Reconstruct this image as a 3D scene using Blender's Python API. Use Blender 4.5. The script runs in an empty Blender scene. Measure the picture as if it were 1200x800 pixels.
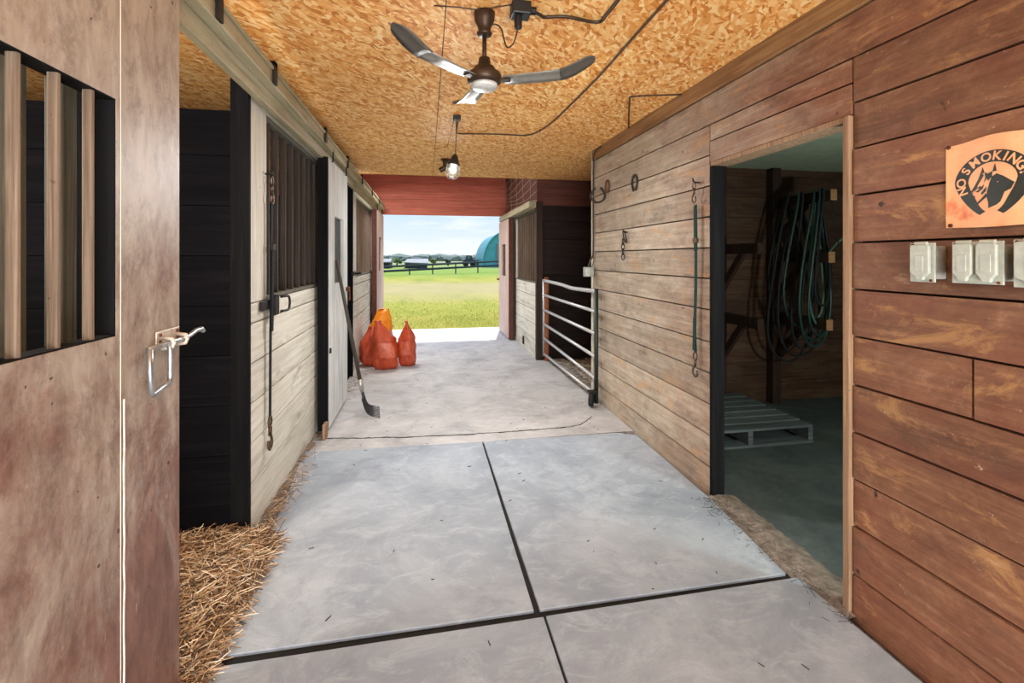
import bpy, bmesh, math, random
from mathutils import Vector, Matrix
random.seed(7)
PI = math.pi
S = bpy.context.scene
COL = S.collection

# ---------------------------------------------------------------- camera frame
F_PX, XV, YV, CAM_H = 540.0, 500.0, 302.0, 1.38
TH = math.atan((600 - XV) / F_PX)
cam = bpy.data.cameras.new('camera')
cam.sensor_width = 36.0
cam.lens = 36.0 * F_PX / 1200.0
cam.shift_y = -(400 - YV) / 1200.0
cam.clip_start, cam.clip_end = 0.02, 2000
camo = bpy.data.objects.new('camera', cam)
camo.location = (0, 0, CAM_H)
camo.rotation_euler = (PI / 2, 0, -TH)
COL.objects.link(camo)
S.camera = camo

# ---------------------------------------------------------------- colour + materials
def lin(r, g, b):
    def f(v):
        v /= 255.0
        return v / 12.92 if v <= 0.04045 else ((v + 0.055) / 1.055) ** 2.4
    return (f(r), f(g), f(b), 1.0)

class NT:
    def __init__(self, name):
        self.m = bpy.data.materials.new(name)
        self.m.use_nodes = True
        self.t = self.m.node_tree
        self.t.nodes.clear()
        self.out = self.t.nodes.new('ShaderNodeOutputMaterial')
    def n(self, kind, **kw):
        nd = self.t.nodes.new('ShaderNode' + kind)
        for k, v in kw.items():
            setattr(nd, k, v)
        return nd
    def l(self, a, b):
        self.t.links.new(a, b)
    def coord(self, scale=(1, 1, 1), rot=(0, 0, 0), island=0.0):
        tc = self.n('TexCoord')
        mp = self.n('Mapping')
        mp.inputs['Scale'].default_value = scale
        mp.inputs['Rotation'].default_value = rot
        src = tc.outputs['Object']
        if island:
            g = self.n('NewGeometry')
            mu = self.n('Math', operation='MULTIPLY')
            self.l(g.outputs['Random Per Island'], mu.inputs[0])
            mu.inputs[1].default_value = island
            ad = self.n('VectorMath', operation='ADD')
            self.l(src, ad.inputs[0])
            self.l(mu.outputs[0], ad.inputs[1])
            src = ad.outputs[0]
        self.l(src, mp.inputs['Vector'])
        return mp.outputs['Vector']
    def noise(self, vec, scale, detail=5, rough=.55, dist=0.0):
        nd = self.n('TexNoise')
        nd.inputs['Scale'].default_value = scale
        nd.inputs['Detail'].default_value = detail
        nd.inputs['Roughness'].default_value = rough
        nd.inputs['Distortion'].default_value = dist
        self.l(vec, nd.inputs['Vector'])
        return nd.outputs['Fac']
    def ramp(self, fac, stops, mode='LINEAR'):
        r = self.n('ValToRGB')
        r.color_ramp.interpolation = mode
        e = r.color_ramp.elements
        while len(e) < len(stops):
            e.new(0.5)
        for el, (p, c) in zip(e, stops):
            el.position = p
            el.color = c
        self.l(fac, r.inputs['Fac'])
        return r.outputs['Color']
    def bw(self, fac, a, b):
        return self.ramp(fac, [(a, (0, 0, 0, 1)), (b, (1, 1, 1, 1))])
    def mix(self, fac, a, b, blend='MIX'):
        m = self.n('Mix', data_type='RGBA', blend_type=blend)
        for sock, v in ((m.inputs[0], fac), (m.inputs[6], a), (m.inputs[7], b)):
            if hasattr(v, 'is_output'):
                self.l(v, sock)
            else:
                sock.default_value = v
        return m.outputs[2]
    def island_value(self, col, lo, hi):
        g = self.n('NewGeometry')
        mr = self.n('MapRange')
        self.l(g.outputs['Random Per Island'], mr.inputs['Value'])
        mr.inputs['To Min'].default_value = lo
        mr.inputs['To Max'].default_value = hi
        h = self.n('HueSaturation')
        self.l(mr.outputs[0], h.inputs['Value'])
        self.l(col, h.inputs['Color'])
        return h.outputs['Color']
    def finish(self, col, rough=.7, bump=None, bstr=.3, bdist=.01, metal=0.0, spec=.4, **kw):
        p = self.n('BsdfPrincipled')
        for s, v in (('Base Color', col), ('Roughness', rough), ('Metallic', metal), ('Specular IOR Level', spec)):
            if hasattr(v, 'is_output'):
                self.l(v, p.inputs[s])
            else:
                p.inputs[s].default_value = v
        for k, v in kw.items():
            p.inputs[k.replace('_', ' ')].default_value = v
        if bump is not None:
            b = self.n('Bump')
            b.inputs['Strength'].default_value = bstr
            b.inputs['Distance'].default_value = bdist
            self.l(bump, b.inputs['Height'])
            self.l(b.outputs['Normal'], p.inputs['Normal'])
        self.l(p.outputs[0], self.out.inputs[0])
        return self.m

def wood(name, dark, mid, light, axis='Y', worn=None, worn_at=(.5, .62), worn_scale=2.2, rough=.75, var=(.78, 1.15), bstr=.35, spec=.3, fine=22):
    t = NT(name)
    sc = {'X': (1.0, fine, fine), 'Y': (fine, 1.0, fine), 'Z': (fine, fine, 1.0)}[axis]
    v = t.coord(sc, island=7.3)
    g = t.noise(v, 1.6, 7, .62, .9)
    c = t.ramp(g, [(.25, lin(*dark)), (.5, lin(*mid)), (.75, lin(*light))])
    lo = {'X': (.8, 3, 3), 'Y': (3, .8, 3), 'Z': (3, 3, .8)}[axis]
    v2 = t.coord(lo, island=3.1)
    big = t.noise(v2, worn_scale, 8, .68, .4)
    if worn:
        c = t.mix(t.bw(big, *worn_at), c, lin(*worn))
    # knots and dirt of their own shape
    v3 = t.coord((1, 1, 1))
    sp = t.noise(v3, 34, 3, .7)
    c = t.mix(t.bw(sp, .68, .76), c, lin(*[x * .55 for x in dark]))
    st = t.noise(v3, 1.7, 6, .7)
    c = t.mix(t.bw(st, .35, .75), c, t.mix(.45, c, lin(*dark)))
    c = t.island_value(c, *var)
    return t.finish(c, rough, g, bstr, .006, spec=spec)

def plain(name, rgb, rough=.5, metal=0.0, spec=.4, var=.12, scale=30, bstr=.1, **kw):
    t = NT(name)
    v = t.coord()
    g = t.noise(v, scale, 5, .6)
    a = lin(*[min(255, x * (1 + var)) for x in rgb])
    b = lin(*[x * (1 - var) for x in rgb])
    return t.finish(t.ramp(g, [(.3, b), (.7, a)]), rough, g, bstr, .003, metal, spec, **kw)

M = {}
# weathered boards of the long wall: grey tan further in, worn red paint by the near part
def wall_mat():
    t = NT('worn_red_and_grey_boards')
    v = t.coord((26, 1.1, 26), island=7.3)
    g = t.noise(v, 1.5, 8, .65, 1.0)
    grey = t.ramp(g, [(.25, lin(112, 98, 82)), (.5, lin(164, 148, 128)), (.75, lin(206, 194, 174))])
    red = t.ramp(g, [(.25, lin(84, 52, 34)), (.5, lin(130, 84, 56)), (.75, lin(168, 122, 86))])
    mot = t.noise(t.coord((1, .7, 1), island=4.0), 7, 12, .8, .4)
    paint = t.ramp(mot, [(.3, lin(70, 46, 38)), (.45, lin(104, 70, 54)), (.58, lin(130, 94, 70)), (.74, lin(178, 140, 112))])
    red = t.mix(.62, red, paint)
    rp_ = t.noise(t.coord((1.6, .8, 1.6), island=6.0), 2.2, 9, .75, .4)
    red = t.mix(t.bw(rp_, .48, .62), red, t.mix(.4, red, lin(116, 62, 48)))
    gm = t.ramp(mot, [(.3, lin(104, 90, 76)), (.5, lin(156, 140, 122)), (.72, lin(204, 194, 178))])
    grey = t.mix(.45, grey, gm)
    tc = t.n('TexCoord')
    sx = t.n('SeparateXYZ')
    t.l(tc.outputs['Object'], sx.inputs[0])
    big = t.noise(t.coord((3, .9, 3), island=2.7), 1.7, 8, .68, .5)
    ad = t.n('Math', operation='MULTIPLY_ADD')
    t.l(big, ad.inputs[0]); ad.inputs[1].default_value = 2.6
    t.l(sx.outputs['Y'], ad.inputs[2])
    fac = t.n('MapRange')
    t.l(ad.outputs[0], fac.inputs['Value'])
    fac.inputs['From Min'].default_value = 3.0
    fac.inputs['From Max'].default_value = 4.3
    c = t.mix(fac.outputs[0], red, grey)
    ylw = t.noise(t.coord((2.4, 1.3, 3.6), island=5.0), 2.3, 9, .75, .6)
    c = t.mix(t.bw(ylw, .55, .64), c, t.mix(.65, c, lin(176, 132, 84)))
    pale = t.noise(t.coord((3, 1.0, 4), island=9.0), 3.2, 9, .75)
    c = t.mix(t.bw(pale, .62, .72), c, t.mix(.5, c, lin(196, 160, 132)))
    dk = t.noise(t.coord((1.5, .9, 2.2), island=1.3), 2.6, 8, .72)
    c = t.mix(t.bw(dk, .54, .72), c, t.mix(.62, c, lin(58, 44, 38)))
    fl = t.noise(t.coord((1, .7, 1.0)), 19, 8, .85)
    c = t.mix(t.bw(fl, .63, .68), c, lin(205, 176, 146))
    kn = t.noise(t.coord(), 13, 2, .5)
    c = t.mix(t.bw(kn, .73, .78), c, lin(52, 36, 28))
    c = t.island_value(c, .82, 1.14)
    return t.finish(c, .62, g, .4, .006, spec=.35)
M['wall'] = wall_mat()
M['trim'] = wood('pale_casing_wood', (118, 90, 68), (158, 126, 98), (188, 158, 130), 'Z', fine=40)
M['fascia'] = wood('brown_fascia_board', (104, 72, 44), (150, 110, 70), (184, 146, 98), 'Y')
M['redbd'] = wood('red_stained_boards', (138, 72, 56), (172, 94, 74), (194, 120, 98), 'X', var=(.9, 1.08))
M['redbdY'] = wood('dark_red_boards', (62, 36, 30), (92, 54, 44), (116, 74, 60), 'Y', var=(.88, 1.08))
M['redbdX'] = wood('dusky_red_boards', (70, 38, 32), (98, 56, 46), (120, 74, 62), 'X', var=(.88, 1.08))
M['black'] = wood('black_stained_boards', (9, 9, 12), (15, 15, 19), (25, 24, 28), 'X', rough=.9, bstr=.2, spec=.06)
M['blackZ'] = wood('black_painted_post', (10, 10, 12), (17, 17, 19), (29, 28, 30), 'Z', rough=.8, bstr=.2, spec=.1)
M['blackbrown'] = wood('brown_black_boards', (24, 18, 17), (40, 30, 28), (58, 46, 42), 'X', rough=.75, bstr=.2, spec=.2)
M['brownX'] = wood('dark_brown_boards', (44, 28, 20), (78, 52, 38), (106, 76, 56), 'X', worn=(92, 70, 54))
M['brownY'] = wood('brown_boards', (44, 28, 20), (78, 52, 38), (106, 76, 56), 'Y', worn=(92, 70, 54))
M['cream'] = wood('weathered_cream_boards', (172, 167, 152), (210, 206, 191), (228, 225, 214), 'Y', worn=(150, 140, 124), worn_at=(.55, .72), var=(.9, 1.06))
M['creamZ'] = wood('weathered_cream_trim', (180, 175, 160), (214, 210, 196), (230, 226, 214), 'Z', worn=(156, 148, 130), worn_at=(.58, .75))
M['white_door'] = wood('pale_grey_door_paint', (172, 174, 172), (206, 208, 206), (226, 228, 226), 'Z', worn=(160, 156, 146), worn_at=(.58, .72), fine=9, bstr=.15)
M['pinkish'] = wood('pale_pink_door_paint', (168, 138, 126), (200, 174, 162), (218, 196, 186), 'Z', fine=9, bstr=.15)
M['bar'] = wood('grey_green_bars', (66, 66, 56), (104, 102, 88), (142, 138, 120), 'Z', fine=50)
M['bardark'] = wood('dark_bars', (40, 34, 30), (62, 54, 48), (92, 84, 76), 'Z', fine=50)
M['barbrown'] = wood('brown_bars', (84, 68, 54), (130, 110, 92), (176, 158, 136), 'Z', fine=50)
M['rack'] = wood('dark_rack_timber', (30, 20, 15), (54, 36, 28), (78, 56, 44), 'Z', fine=30)
M['endgrain'] = wood('pale_end_grain', (150, 100, 66), (186, 138, 98), (204, 162, 122), 'X', fine=60)
M['pallet'] = wood('grey_pallet_boards', (62, 68, 70), (94, 102, 104), (124, 132, 132), 'X', fine=30)
M['post'] = wood('orange_brown_post', (120, 62, 36), (164, 92, 56), (188, 118, 76), 'Z', fine=30)

def plywood_door():
    t = NT('scuffed_grey_brown_door')
    v = t.coord((9, 9, 2.2))
    g = t.noise(v, 2.2, 8, .7, .6)
    base = t.ramp(g, [(.25, lin(138, 122, 108)), (.5, lin(164, 149, 134)), (.78, lin(186, 175, 162))])
    tc = t.n('TexCoord'); sx = t.n('SeparateXYZ'); t.l(tc.outputs['Object'], sx.inputs[0])
    # kicked and rubbed red-brown lower half, dirt of its own outline
    b = t.noise(t.coord((1, 2.0, 1.1)), 2.1, 10, .74, .5)
    ad = t.n('Math', operation='MULTIPLY_ADD')
    t.l(sx.outputs['Z'], ad.inputs[0]); ad.inputs[1].default_value = -.16
    t.l(b, ad.inputs[2])
    c = t.mix(t.bw(ad.outputs[0], .26, .46), base, t.mix(t.bw(g, .3, .75), lin(98, 62, 50), lin(146, 110, 96)))
    d = t.noise(t.coord((1, 1, .7)), 3.4, 10, .76, .3)
    c = t.mix(t.bw(d, .55, .72), c, t.mix(.55, c, lin(84, 60, 48)))
    p = t.noise(t.coord((1, 1, 1)), 9, 8, .8)
    c = t.mix(t.bw(p, .62, .7), c, t.mix(.45, c, lin(206, 196, 186)))
    mo = t.noise(t.coord((1, 1.2, .8)), 11, 12, .82, .3)
    c = t.mix(t.bw(mo, .36, .5), t.mix(.5, c, lin(78, 56, 46)), c)
    dn = t.noise(t.coord((1, 1, 1)), 44, 1, .4)
    c = t.mix(t.bw(dn, .76, .79), c, lin(70, 50, 40))
    s = t.noise(t.coord((1, 3.5, .9), (.35, 0, 0)), 16, 3, .8)
    c = t.mix(t.bw(s, .7, .74), c, t.mix(.4, c, lin(214, 206, 198)))
    return t.finish(c, .48, g, .22, .004, spec=.4)
M['door'] = plywood_door()

def osb():
    t = NT('oriented_strand_board')
    tc = t.n('TexCoord')
    warp = t.n('TexNoise'); warp.inputs['Scale'].default_value = 3.4; warp.inputs['Detail'].default_value = 2
    t.l(tc.outputs['Object'], warp.inputs['Vector'])
    out = None
    for k, (ang, s, off) in enumerate(((.5, (15, 42, 1), 0), (1.5, (16, 46, 1), 4), (-.5, (17, 52, 1), 9), (2.1, (18, 48, 1), 15))):
        wm = t.n('VectorMath', operation='MULTIPLY_ADD')
        t.l(warp.outputs['Color'], wm.inputs[0])
        wm.inputs[1].default_value = (.09, .09, 0)
        t.l(tc.outputs['Object'], wm.inputs[2])
        vr = t.n('VectorRotate', rotation_type='Z_AXIS')
        vr.inputs['Angle'].default_value = ang
        t.l(wm.outputs[0], vr.inputs['Vector'])
        mp = t.n('Mapping')
        mp.inputs['Scale'].default_value = s
        mp.inputs['Location'].default_value = (off, off, 0)
        t.l(vr.outputs[0], mp.inputs['Vector'])
        vo = t.n('TexVoronoi', voronoi_dimensions='2D')
        vo.inputs['Scale'].default_value = 1.35
        vo.inputs['Randomness'].default_value = 1
        t.l(mp.outputs[0], vo.inputs['Vector'])
        sp = t.n('SeparateColor')
        t.l(vo.outputs['Color'], sp.inputs[0])
        c = t.ramp(sp.outputs[0], [(0, lin(190, 112, 40)), (.3, lin(226, 156, 80)), (.65, lin(240, 184, 112)), (1, lin(252, 218, 158))])
        if out is None:
            out = c; h = sp.outputs[1]
        else:
            out = t.mix(t.bw(sp.outputs[2], .52, .56), out, c)
    stn = t.noise(t.coord((1, 1, 1)), 1.1, 7, .65)
    out = t.mix(t.bw(stn, .5, .75), out, t.mix(.3, out, lin(206, 132, 52)))
    return t.finish(out, .62, h, .3, .003, spec=.3)
M['osb'] = osb()

def concrete(name, a, b, cc, stain, sc=1.0, rough=.72):
    t = NT(name)
    v = t.coord()
    n1 = t.noise(v, 1.5 * sc, 10, .68, .6)
    n2 = t.noise(v, 55, 4, .7)
    c = t.ramp(n1, [(.3, lin(*a)), (.5, lin(*b)), (.72, lin(*cc))])
    sw = t.noise(t.coord((1.6, 2.6, 1), (0, 0, .3)), 3.0, 12, .8, .8)
    c = t.mix(t.bw(sw, .5, .68), c, t.mix(.6, c, lin(*[min(255, q * 1.06) for q in cc])))
    st = t.noise(t.coord((1, 1, 1)), 3.1, 9, .72, .5)
    c = t.mix(t.bw(st, .54, .72), c, t.mix(.5, c, lin(*stain)))
    c = t.mix(t.bw(n2, .66, .74), c, t.mix(.5, c, lin(*stain)))
    return t.finish(c, rough, t.noise(v, 28, 8, .7), .12, .003, spec=.35)
M['slab'] = concrete('grey_concrete_slab', (126, 136, 146), (148, 157, 166), (174, 182, 189), (104, 112, 122))
M['slab_old'] = concrete('older_pale_concrete', (146, 144, 144), (172, 170, 168), (192, 190, 188), (128, 126, 126), 1.6)
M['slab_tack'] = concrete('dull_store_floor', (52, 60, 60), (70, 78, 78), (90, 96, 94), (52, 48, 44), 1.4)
M['joint'] = plain('dark_joint_dirt', (26, 24, 22), .95)
def dirt():
    t = NT('dusty_dirt')
    v = t.coord()
    n = t.noise(v, 16, 10, .75)
    c = t.ramp(n, [(.3, lin(84, 74, 68)), (.5, lin(124, 112, 102)), (.72, lin(164, 154, 144))])
    return t.finish(c, .95, n, .7, .02, spec=.1)
M['dirt'] = dirt()
def straw_mat():
    t = NT('dry_straw')
    g = t.n('NewGeometry')
    c = t.ramp(g.outputs['Random Per Island'], [(0, lin(58, 42, 30)), (.3, lin(126, 94, 64)), (.65, lin(190, 156, 116)), (1, lin(236, 222, 194))])
    return t.finish(c, .6, spec=.35)
M['straw'] = straw_mat()
M['bits'] = plain('dark_litter', (60, 54, 48), .9)
M['steel'] = plain('galvanised_steel', (176, 180, 184), .38, .85, .5, .1)
M['gatepipe'] = plain('grey_gate_pipe', (186, 186, 184), .42, .55, .5, .08)
M['gategreen'] = plain('dark_green_gate_pipe', (34, 44, 40), .45, .2)
M['iron'] = plain('dark_iron', (44, 40, 38), .55, .7, .5, .2)
M['rust'] = plain('rusty_iron', (110, 66, 42), .8, .4, .3, .25)
M['latch'] = plain('worn_white_latch', (206, 196, 182), .5, .3, .4, .12, 60)
M['brass'] = plain('dull_bronze_snap', (92, 74, 58), .4, .8)
M['track'] = wood('painted_track_rail', (128, 116, 88), (176, 166, 134), (206, 198, 172), 'Y', fine=12, rough=.5)
M['fan_dark'] = plain('fan_brown_metal', (66, 50, 38), .45, .5)
M['blade'] = plain('fan_blade_grey', (142, 140, 132), .4, .3, .5, .06)
M['fan_cap'] = plain('fan_cap_pale', (200, 200, 196), .4, .2)
M['bladetip'] = plain('fan_blade_tip_grey', (92, 88, 82), .5, .2, .4, .08)
M['cable'] = plain('brown_cable', (70, 46, 30), .6)
M['blackplastic'] = plain('black_plastic', (26, 24, 24), .45)
M['plate'] = plain('grey_outlet_cover', (176, 182, 172), .45, .1, .4, .06, 40)
M['platebase'] = plain('grey_box_body', (150, 152, 146), .5, .2)
M['strap'] = plain('dark_green_webbing', (26, 52, 46), .8, 0, .2, .2, 120)
M['strapblack'] = plain('black_webbing', (24, 26, 28), .8, 0, .2, .2, 120)
M['rubber'] = plain('black_rubber', (24, 24, 24), .8)
M['hose'] = plain('dark_green_hose', (32, 56, 52), .45, 0, .5, .15)
M['hosel'] = plain('pale_green_hose', (70, 108, 92), .45, 0, .5, .12)
M['hosek'] = plain('black_rope', (26, 30, 32), .8)
M['tackceil'] = plain('pale_green_ceiling', (178, 190, 164), .8, 0, .2, .06, 8)
M['fork_metal'] = plain('dark_fork_metal', (52, 50, 52), .5, .6)
M['fork_handle'] = plain('dark_fork_handle', (58, 52, 46), .55)
M['chrome'] = plain('pale_ferrule', (170, 166, 158), .4, .6)
def bag_mat(name, a, b):
    t = NT(name)
    v = t.coord()
    n = t.noise(v, 9, 6, .65)
    c = t.ramp(n, [(.3, lin(*a)), (.7, lin(*b))])
    p = t.n('BsdfPrincipled'); p.inputs['Roughness'].default_value = .28
    p.inputs['Specular IOR Level'].default_value = .5
    t.l(c, p.inputs['Base Color'])
    tr = t.n('BsdfTranslucent'); t.l(c, tr.inputs['Color'])
    mx = t.n('MixShader'); mx.inputs[0].default_value = .3
    bp = t.n('Bump'); bp.inputs['Strength'].default_value = .8; bp.inputs['Distance'].default_value = .03
    t.l(n, bp.inputs['Height']); t.l(bp.outputs[0], p.inputs['Normal'])
    t.l(p.outputs[0], mx.inputs[1]); t.l(tr.outputs[0], mx.inputs[2]); t.l(mx.outputs[0], t.out.inputs[0])
    return t.m
M['bag'] = bag_mat('orange_bag_plastic', (186, 66, 38), (222, 104, 66))
M['bagy'] = bag_mat('amber_bag_plastic', (240, 136, 10), (250, 170, 36))
M['bagprint'] = plain('greyish_bag_print', (204, 104, 78), .4)
M['bagdark'] = plain('dark_bag_print', (52, 42, 44), .4)
def sign_mat():
    t = NT('faded_orange_sign')
    v = t.coord()
    n = t.noise(v, 11, 5, .6)
    c = t.ramp(n, [(.34, lin(238, 182, 136)), (.56, lin(232, 166, 118)), (.68, lin(216, 110, 72))])
    r = t.noise(t.coord(), 60, 4, .7)
    c = t.mix(t.bw(r, .68, .74), c, lin(196, 120, 80))
    return t.finish(c, .5, spec=.4)
M['sign'] = sign_mat()
M['ink'] = plain('dark_sign_ink', (40, 44, 40), .5, var=.15)
M['rivet'] = plain('rusted_nail', (84, 46, 30), .7, .4)
def glass_mat():
    t = NT('jar_glass')
    p = t.n('BsdfPrincipled')
    p.inputs['Base Color'].default_value = (.95, .94, .88, 1)
    p.inputs['Roughness'].default_value = .12
    p.inputs['Transmission Weight'].default_value = .85
    t.l(p.outputs[0], t.out.inputs[0])
    return t.m
M['glass'] = glass_mat()
def bulb_mat():
    t = NT('lit_bulb')
    e = t.n('Emission'); e.inputs['Color'].default_value = (1, .93, .8, 1); e.inputs['Strength'].default_value = 2.0
    t.l(e.outputs[0], t.out.inputs[0])
    return t.m
M['bulb'] = bulb_mat()
def grass_mat():
    t = NT('field_grass')
    v = t.coord()
    n = t.noise(t.coord((1, .35, 1)), .55, 9, .7, .4)
    c = t.ramp(n, [(.3, lin(104, 110, 28)), (.5, lin(130, 126, 44)), (.7, lin(152, 136, 66))])
    f = t.noise(v, 6, 8, .8)
    c = t.mix(t.bw(f, .45, .75), c, t.mix(.5, c, lin(136, 136, 84)))
    tc = t.n('TexCoord'); sx = t.n('SeparateXYZ'); t.l(tc.outputs['Object'], sx.inputs[0])
    wob = t.n('Math', operation='MULTIPLY_ADD')
    t.l(t.noise(t.coord((.5, 1, 1)), .3, 6, .7), wob.inputs[0]); wob.inputs[1].default_value = 9; t.l(sx.outputs['Y'], wob.inputs[2])
    band = t.ramp(t_map(t, wob.outputs[0], 18, 36), [(0, (0, 0, 0, 1)), (.3, (1, 1, 1, 1)), (.62, (1, 1, 1, 1)), (.85, (0, 0, 0, 1))])
    c = t.mix(band, c, t.mix(.6, c, lin(146, 128, 100)))
    c = t.mix(t.ramp(t_map(t, wob.outputs[0], 34, 44), [(0, (0, 0, 0, 1)), (1, (1, 1, 1, 1))]), c, t.mix(.7, c, lin(92, 120, 48)))
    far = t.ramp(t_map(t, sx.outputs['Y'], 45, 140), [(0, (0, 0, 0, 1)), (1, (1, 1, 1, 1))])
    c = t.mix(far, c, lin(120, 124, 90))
    return t.finish(c, .95, f, .6, .05, spec=.1)
def t_map(t, s, a, b):
    m = t.n('MapRange'); t.l(s, m.inputs['Value'])
    m.inputs['From Min'].default_value = a; m.inputs['From Max'].default_value = b
    return m.outputs[0]
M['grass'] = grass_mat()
def blade_mat():
    t = NT('grass_blades')
    g = t.n('NewGeometry')
    c = t.ramp(g.outputs['Random Per Island'], [(0, lin(84, 96, 18)), (.5, lin(118, 122, 36)), (1, lin(156, 144, 76))])
    return t.finish(c, .8, spec=.2)
M['blades'] = blade_mat()
M['apron'] = concrete('pale_apron_concrete', (170, 168, 160), (188, 186, 178), (204, 202, 196), (160, 156, 150), 1.6)
M['fence'] = plain('dark_fence_timber', (38, 40, 44), .8)
M['shedroof'] = plain('pale_shed_roof', (110, 108, 104), .6, .1, .3, .1, 3)
M['shedwall'] = plain('grey_shed_wall', (62, 66, 70), .8, 0, .3, .2, 2)
M['teal'] = plain('teal_hut_metal', (44, 118, 124), .5, .2, .4, .08, 1.5)
M['teal2'] = plain('teal_hut_end', (62, 134, 136), .5, .2, .4, .06, 1.5)
M['bush'] = plain('bush_green', (72, 82, 44), .9, 0, .2, .3, 3)
M['bushd'] = plain('bush_dark', (44, 52, 34), .9, 0, .2, .3, 3)
M['haze'] = plain('far_trees', (96, 102, 92), .95, 0, .1, .15, .05)
M['truck'] = plain('dark_vehicle_paint', (42, 50, 52), .5)
M['glassdark'] = plain('dull_window', (90, 96, 98), .3)
M['net'] = plain('pale_netting', (176, 150, 136), .8)
M['white'] = plain('white_chalk', (214, 208, 200), .9)

# ---------------------------------------------------------------- mesh builder
class MB:
    def __init__(self):
        self.v, self.f = [], []
    def add(self, vs, fs):
        o = len(self.v)
        self.v += [tuple(p) for p in vs]
        self.f += [tuple(i + o for i in f) for f in fs]
        return self
    def box(self, x0, x1, y0, y1, z0, z1, mat=None):
        vs = [Vector(p) for p in ((x0, y0, z0), (x1, y0, z0), (x1, y1, z0), (x0, y1, z0), (x0, y0, z1), (x1, y0, z1), (x1, y1, z1), (x0, y1, z1))]
        if mat is not None:
            vs = [mat @ p for p in vs]
        return self.add(vs, [(3, 2, 1, 0), (4, 5, 6, 7), (0, 1, 5, 4), (1, 2, 6, 5), (2, 3, 7, 6), (3, 0, 4, 7)])
    def beam(self, a, b, w, h, up=(0, 0, 1)):
        a, b = Vector(a), Vector(b)
        d = (b - a).normalized()
        s = d.cross(Vector(up))
        if s.length < 1e-4:
            s = d.cross(Vector((1, 0, 0)))
        s.normalize()
        u = s.cross(d)
        vs = []
        for p in (a, b):
            for i, j in ((-1, -1), (1, -1), (1, 1), (-1, 1)):
                vs.append(p + s * (i * w / 2) + u * (j * h / 2))
        return self.add(vs, [(3, 2, 1, 0), (4, 5, 6, 7), (0, 1, 5, 4), (1, 2, 6, 5), (2, 3, 7, 6), (3, 0, 4, 7)])
    def tube(self, pts, r, n=8, closed=False, smooth=0):
        pts = [Vector(p) for p in pts]
        if smooth:
            pts = catmull(pts, smooth, closed)
        m = len(pts)
        rs = r if isinstance(r, (list, tuple)) else [r] * m
        if len(rs) != m:
            rs = [rs[min(len(rs) - 1, int(i * len(rs) / m))] for i in range(m)]
        vs, fs = [], []
        prev = None
        for i, p in enumerate(pts):
            if closed:
                d = pts[(i + 1) % m] - pts[i - 1]
            else:
                d = pts[min(i + 1, m - 1)] - pts[max(i - 1, 0)]
            if d.length < 1e-9:
                d = Vector((0, 0, 1))
            d.normalize()
            if prev is None:
                a = d.cross(Vector((0, 0, 1)))
                if a.length < 1e-3:
                    a = d.cross(Vector((1, 0, 0)))
            else:
                a = prev - d * prev.dot(d)
                if a.length < 1e-4:
                    a = d.cross(Vector((1, 0, 0)))
            a.normalize()
            prev = a
            b = d.cross(a)
            for k in range(n):
                t = 2 * PI * k / n
                vs.append(p + (a * math.cos(t) + b * math.sin(t)) * rs[i])
        for i in range(m if closed else m - 1):
            j = (i + 1) % m
            for k in range(n):
                l = (k + 1) % n
                fs.append((i * n + k, i * n + l, j * n + l, j * n + k))
        if not closed:
            fs.append(tuple(range(n - 1, -1, -1)))
            fs.append(tuple((m - 1) * n + k for k in range(n)))
        return self.add(vs, fs)
    def cyl(self, a, b, r, n=16, r2=None):
        return self.tube([a, b], [r, r if r2 is None else r2], n)
    def lathe(self, prof, c, n=24, axis=None):
        vs, fs = [], []
        c = Vector(c)
        for (r, z) in prof:
            for k in range(n):
                t = 2 * PI * k / n
                p = Vector((r * math.cos(t), r * math.sin(t), z))
                if axis is not None:
                    p = axis @ p
                vs.append(c + p)
        m = len(prof)
        for i in range(m - 1):
            for k in range(n):
                l = (k + 1) % n
                fs.append((i * n + k, i * n + l, (i + 1) * n + l, (i + 1) * n + k))
        fs.append(tuple(range(n - 1, -1, -1)))
        fs.append(tuple((m - 1) * n + k for k in range(n)))
        return self.add(vs, fs)
    def prism(self, poly, frame, depth):
        """poly: 2D outline; frame(x, y, z) -> world point; extruded by depth in z"""
        n = len(poly)
        vs = [frame(x, y, 0) for x, y in poly] + [frame(x, y, depth) for x, y in poly]
        fs = [tuple(range(n - 1, -1, -1)), tuple(range(n, 2 * n))]
        fs += [(i, (i + 1) % n, n + (i + 1) % n, n + i) for i in range(n)]
        return self.add(vs, fs)
    def band(self, outer, inner, frame, depth):
        n = len(outer)
        vs = []
        for z in (0, depth):
            vs += [frame(x, y, z) for x, y in outer] + [frame(x, y, z) for x, y in inner]
        fs = []
        for i in range(n - 1):
            fs.append((i, i + 1, n + i + 1, n + i))
            fs.append((2 * n + i, 3 * n + i, 3 * n + i + 1, 2 * n + i + 1))
            fs.append((i, 2 * n + i, 2 * n + i + 1, i + 1))
            fs.append((n + i, n + i + 1, 3 * n + i + 1, 3 * n + i))
        fs.append((0, n, 3 * n, 2 * n))
        fs.append((n - 1, 3 * n - 1, 4 * n - 1, 2 * n - 1)[::-1])
        return self.add(vs, fs)
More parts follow.
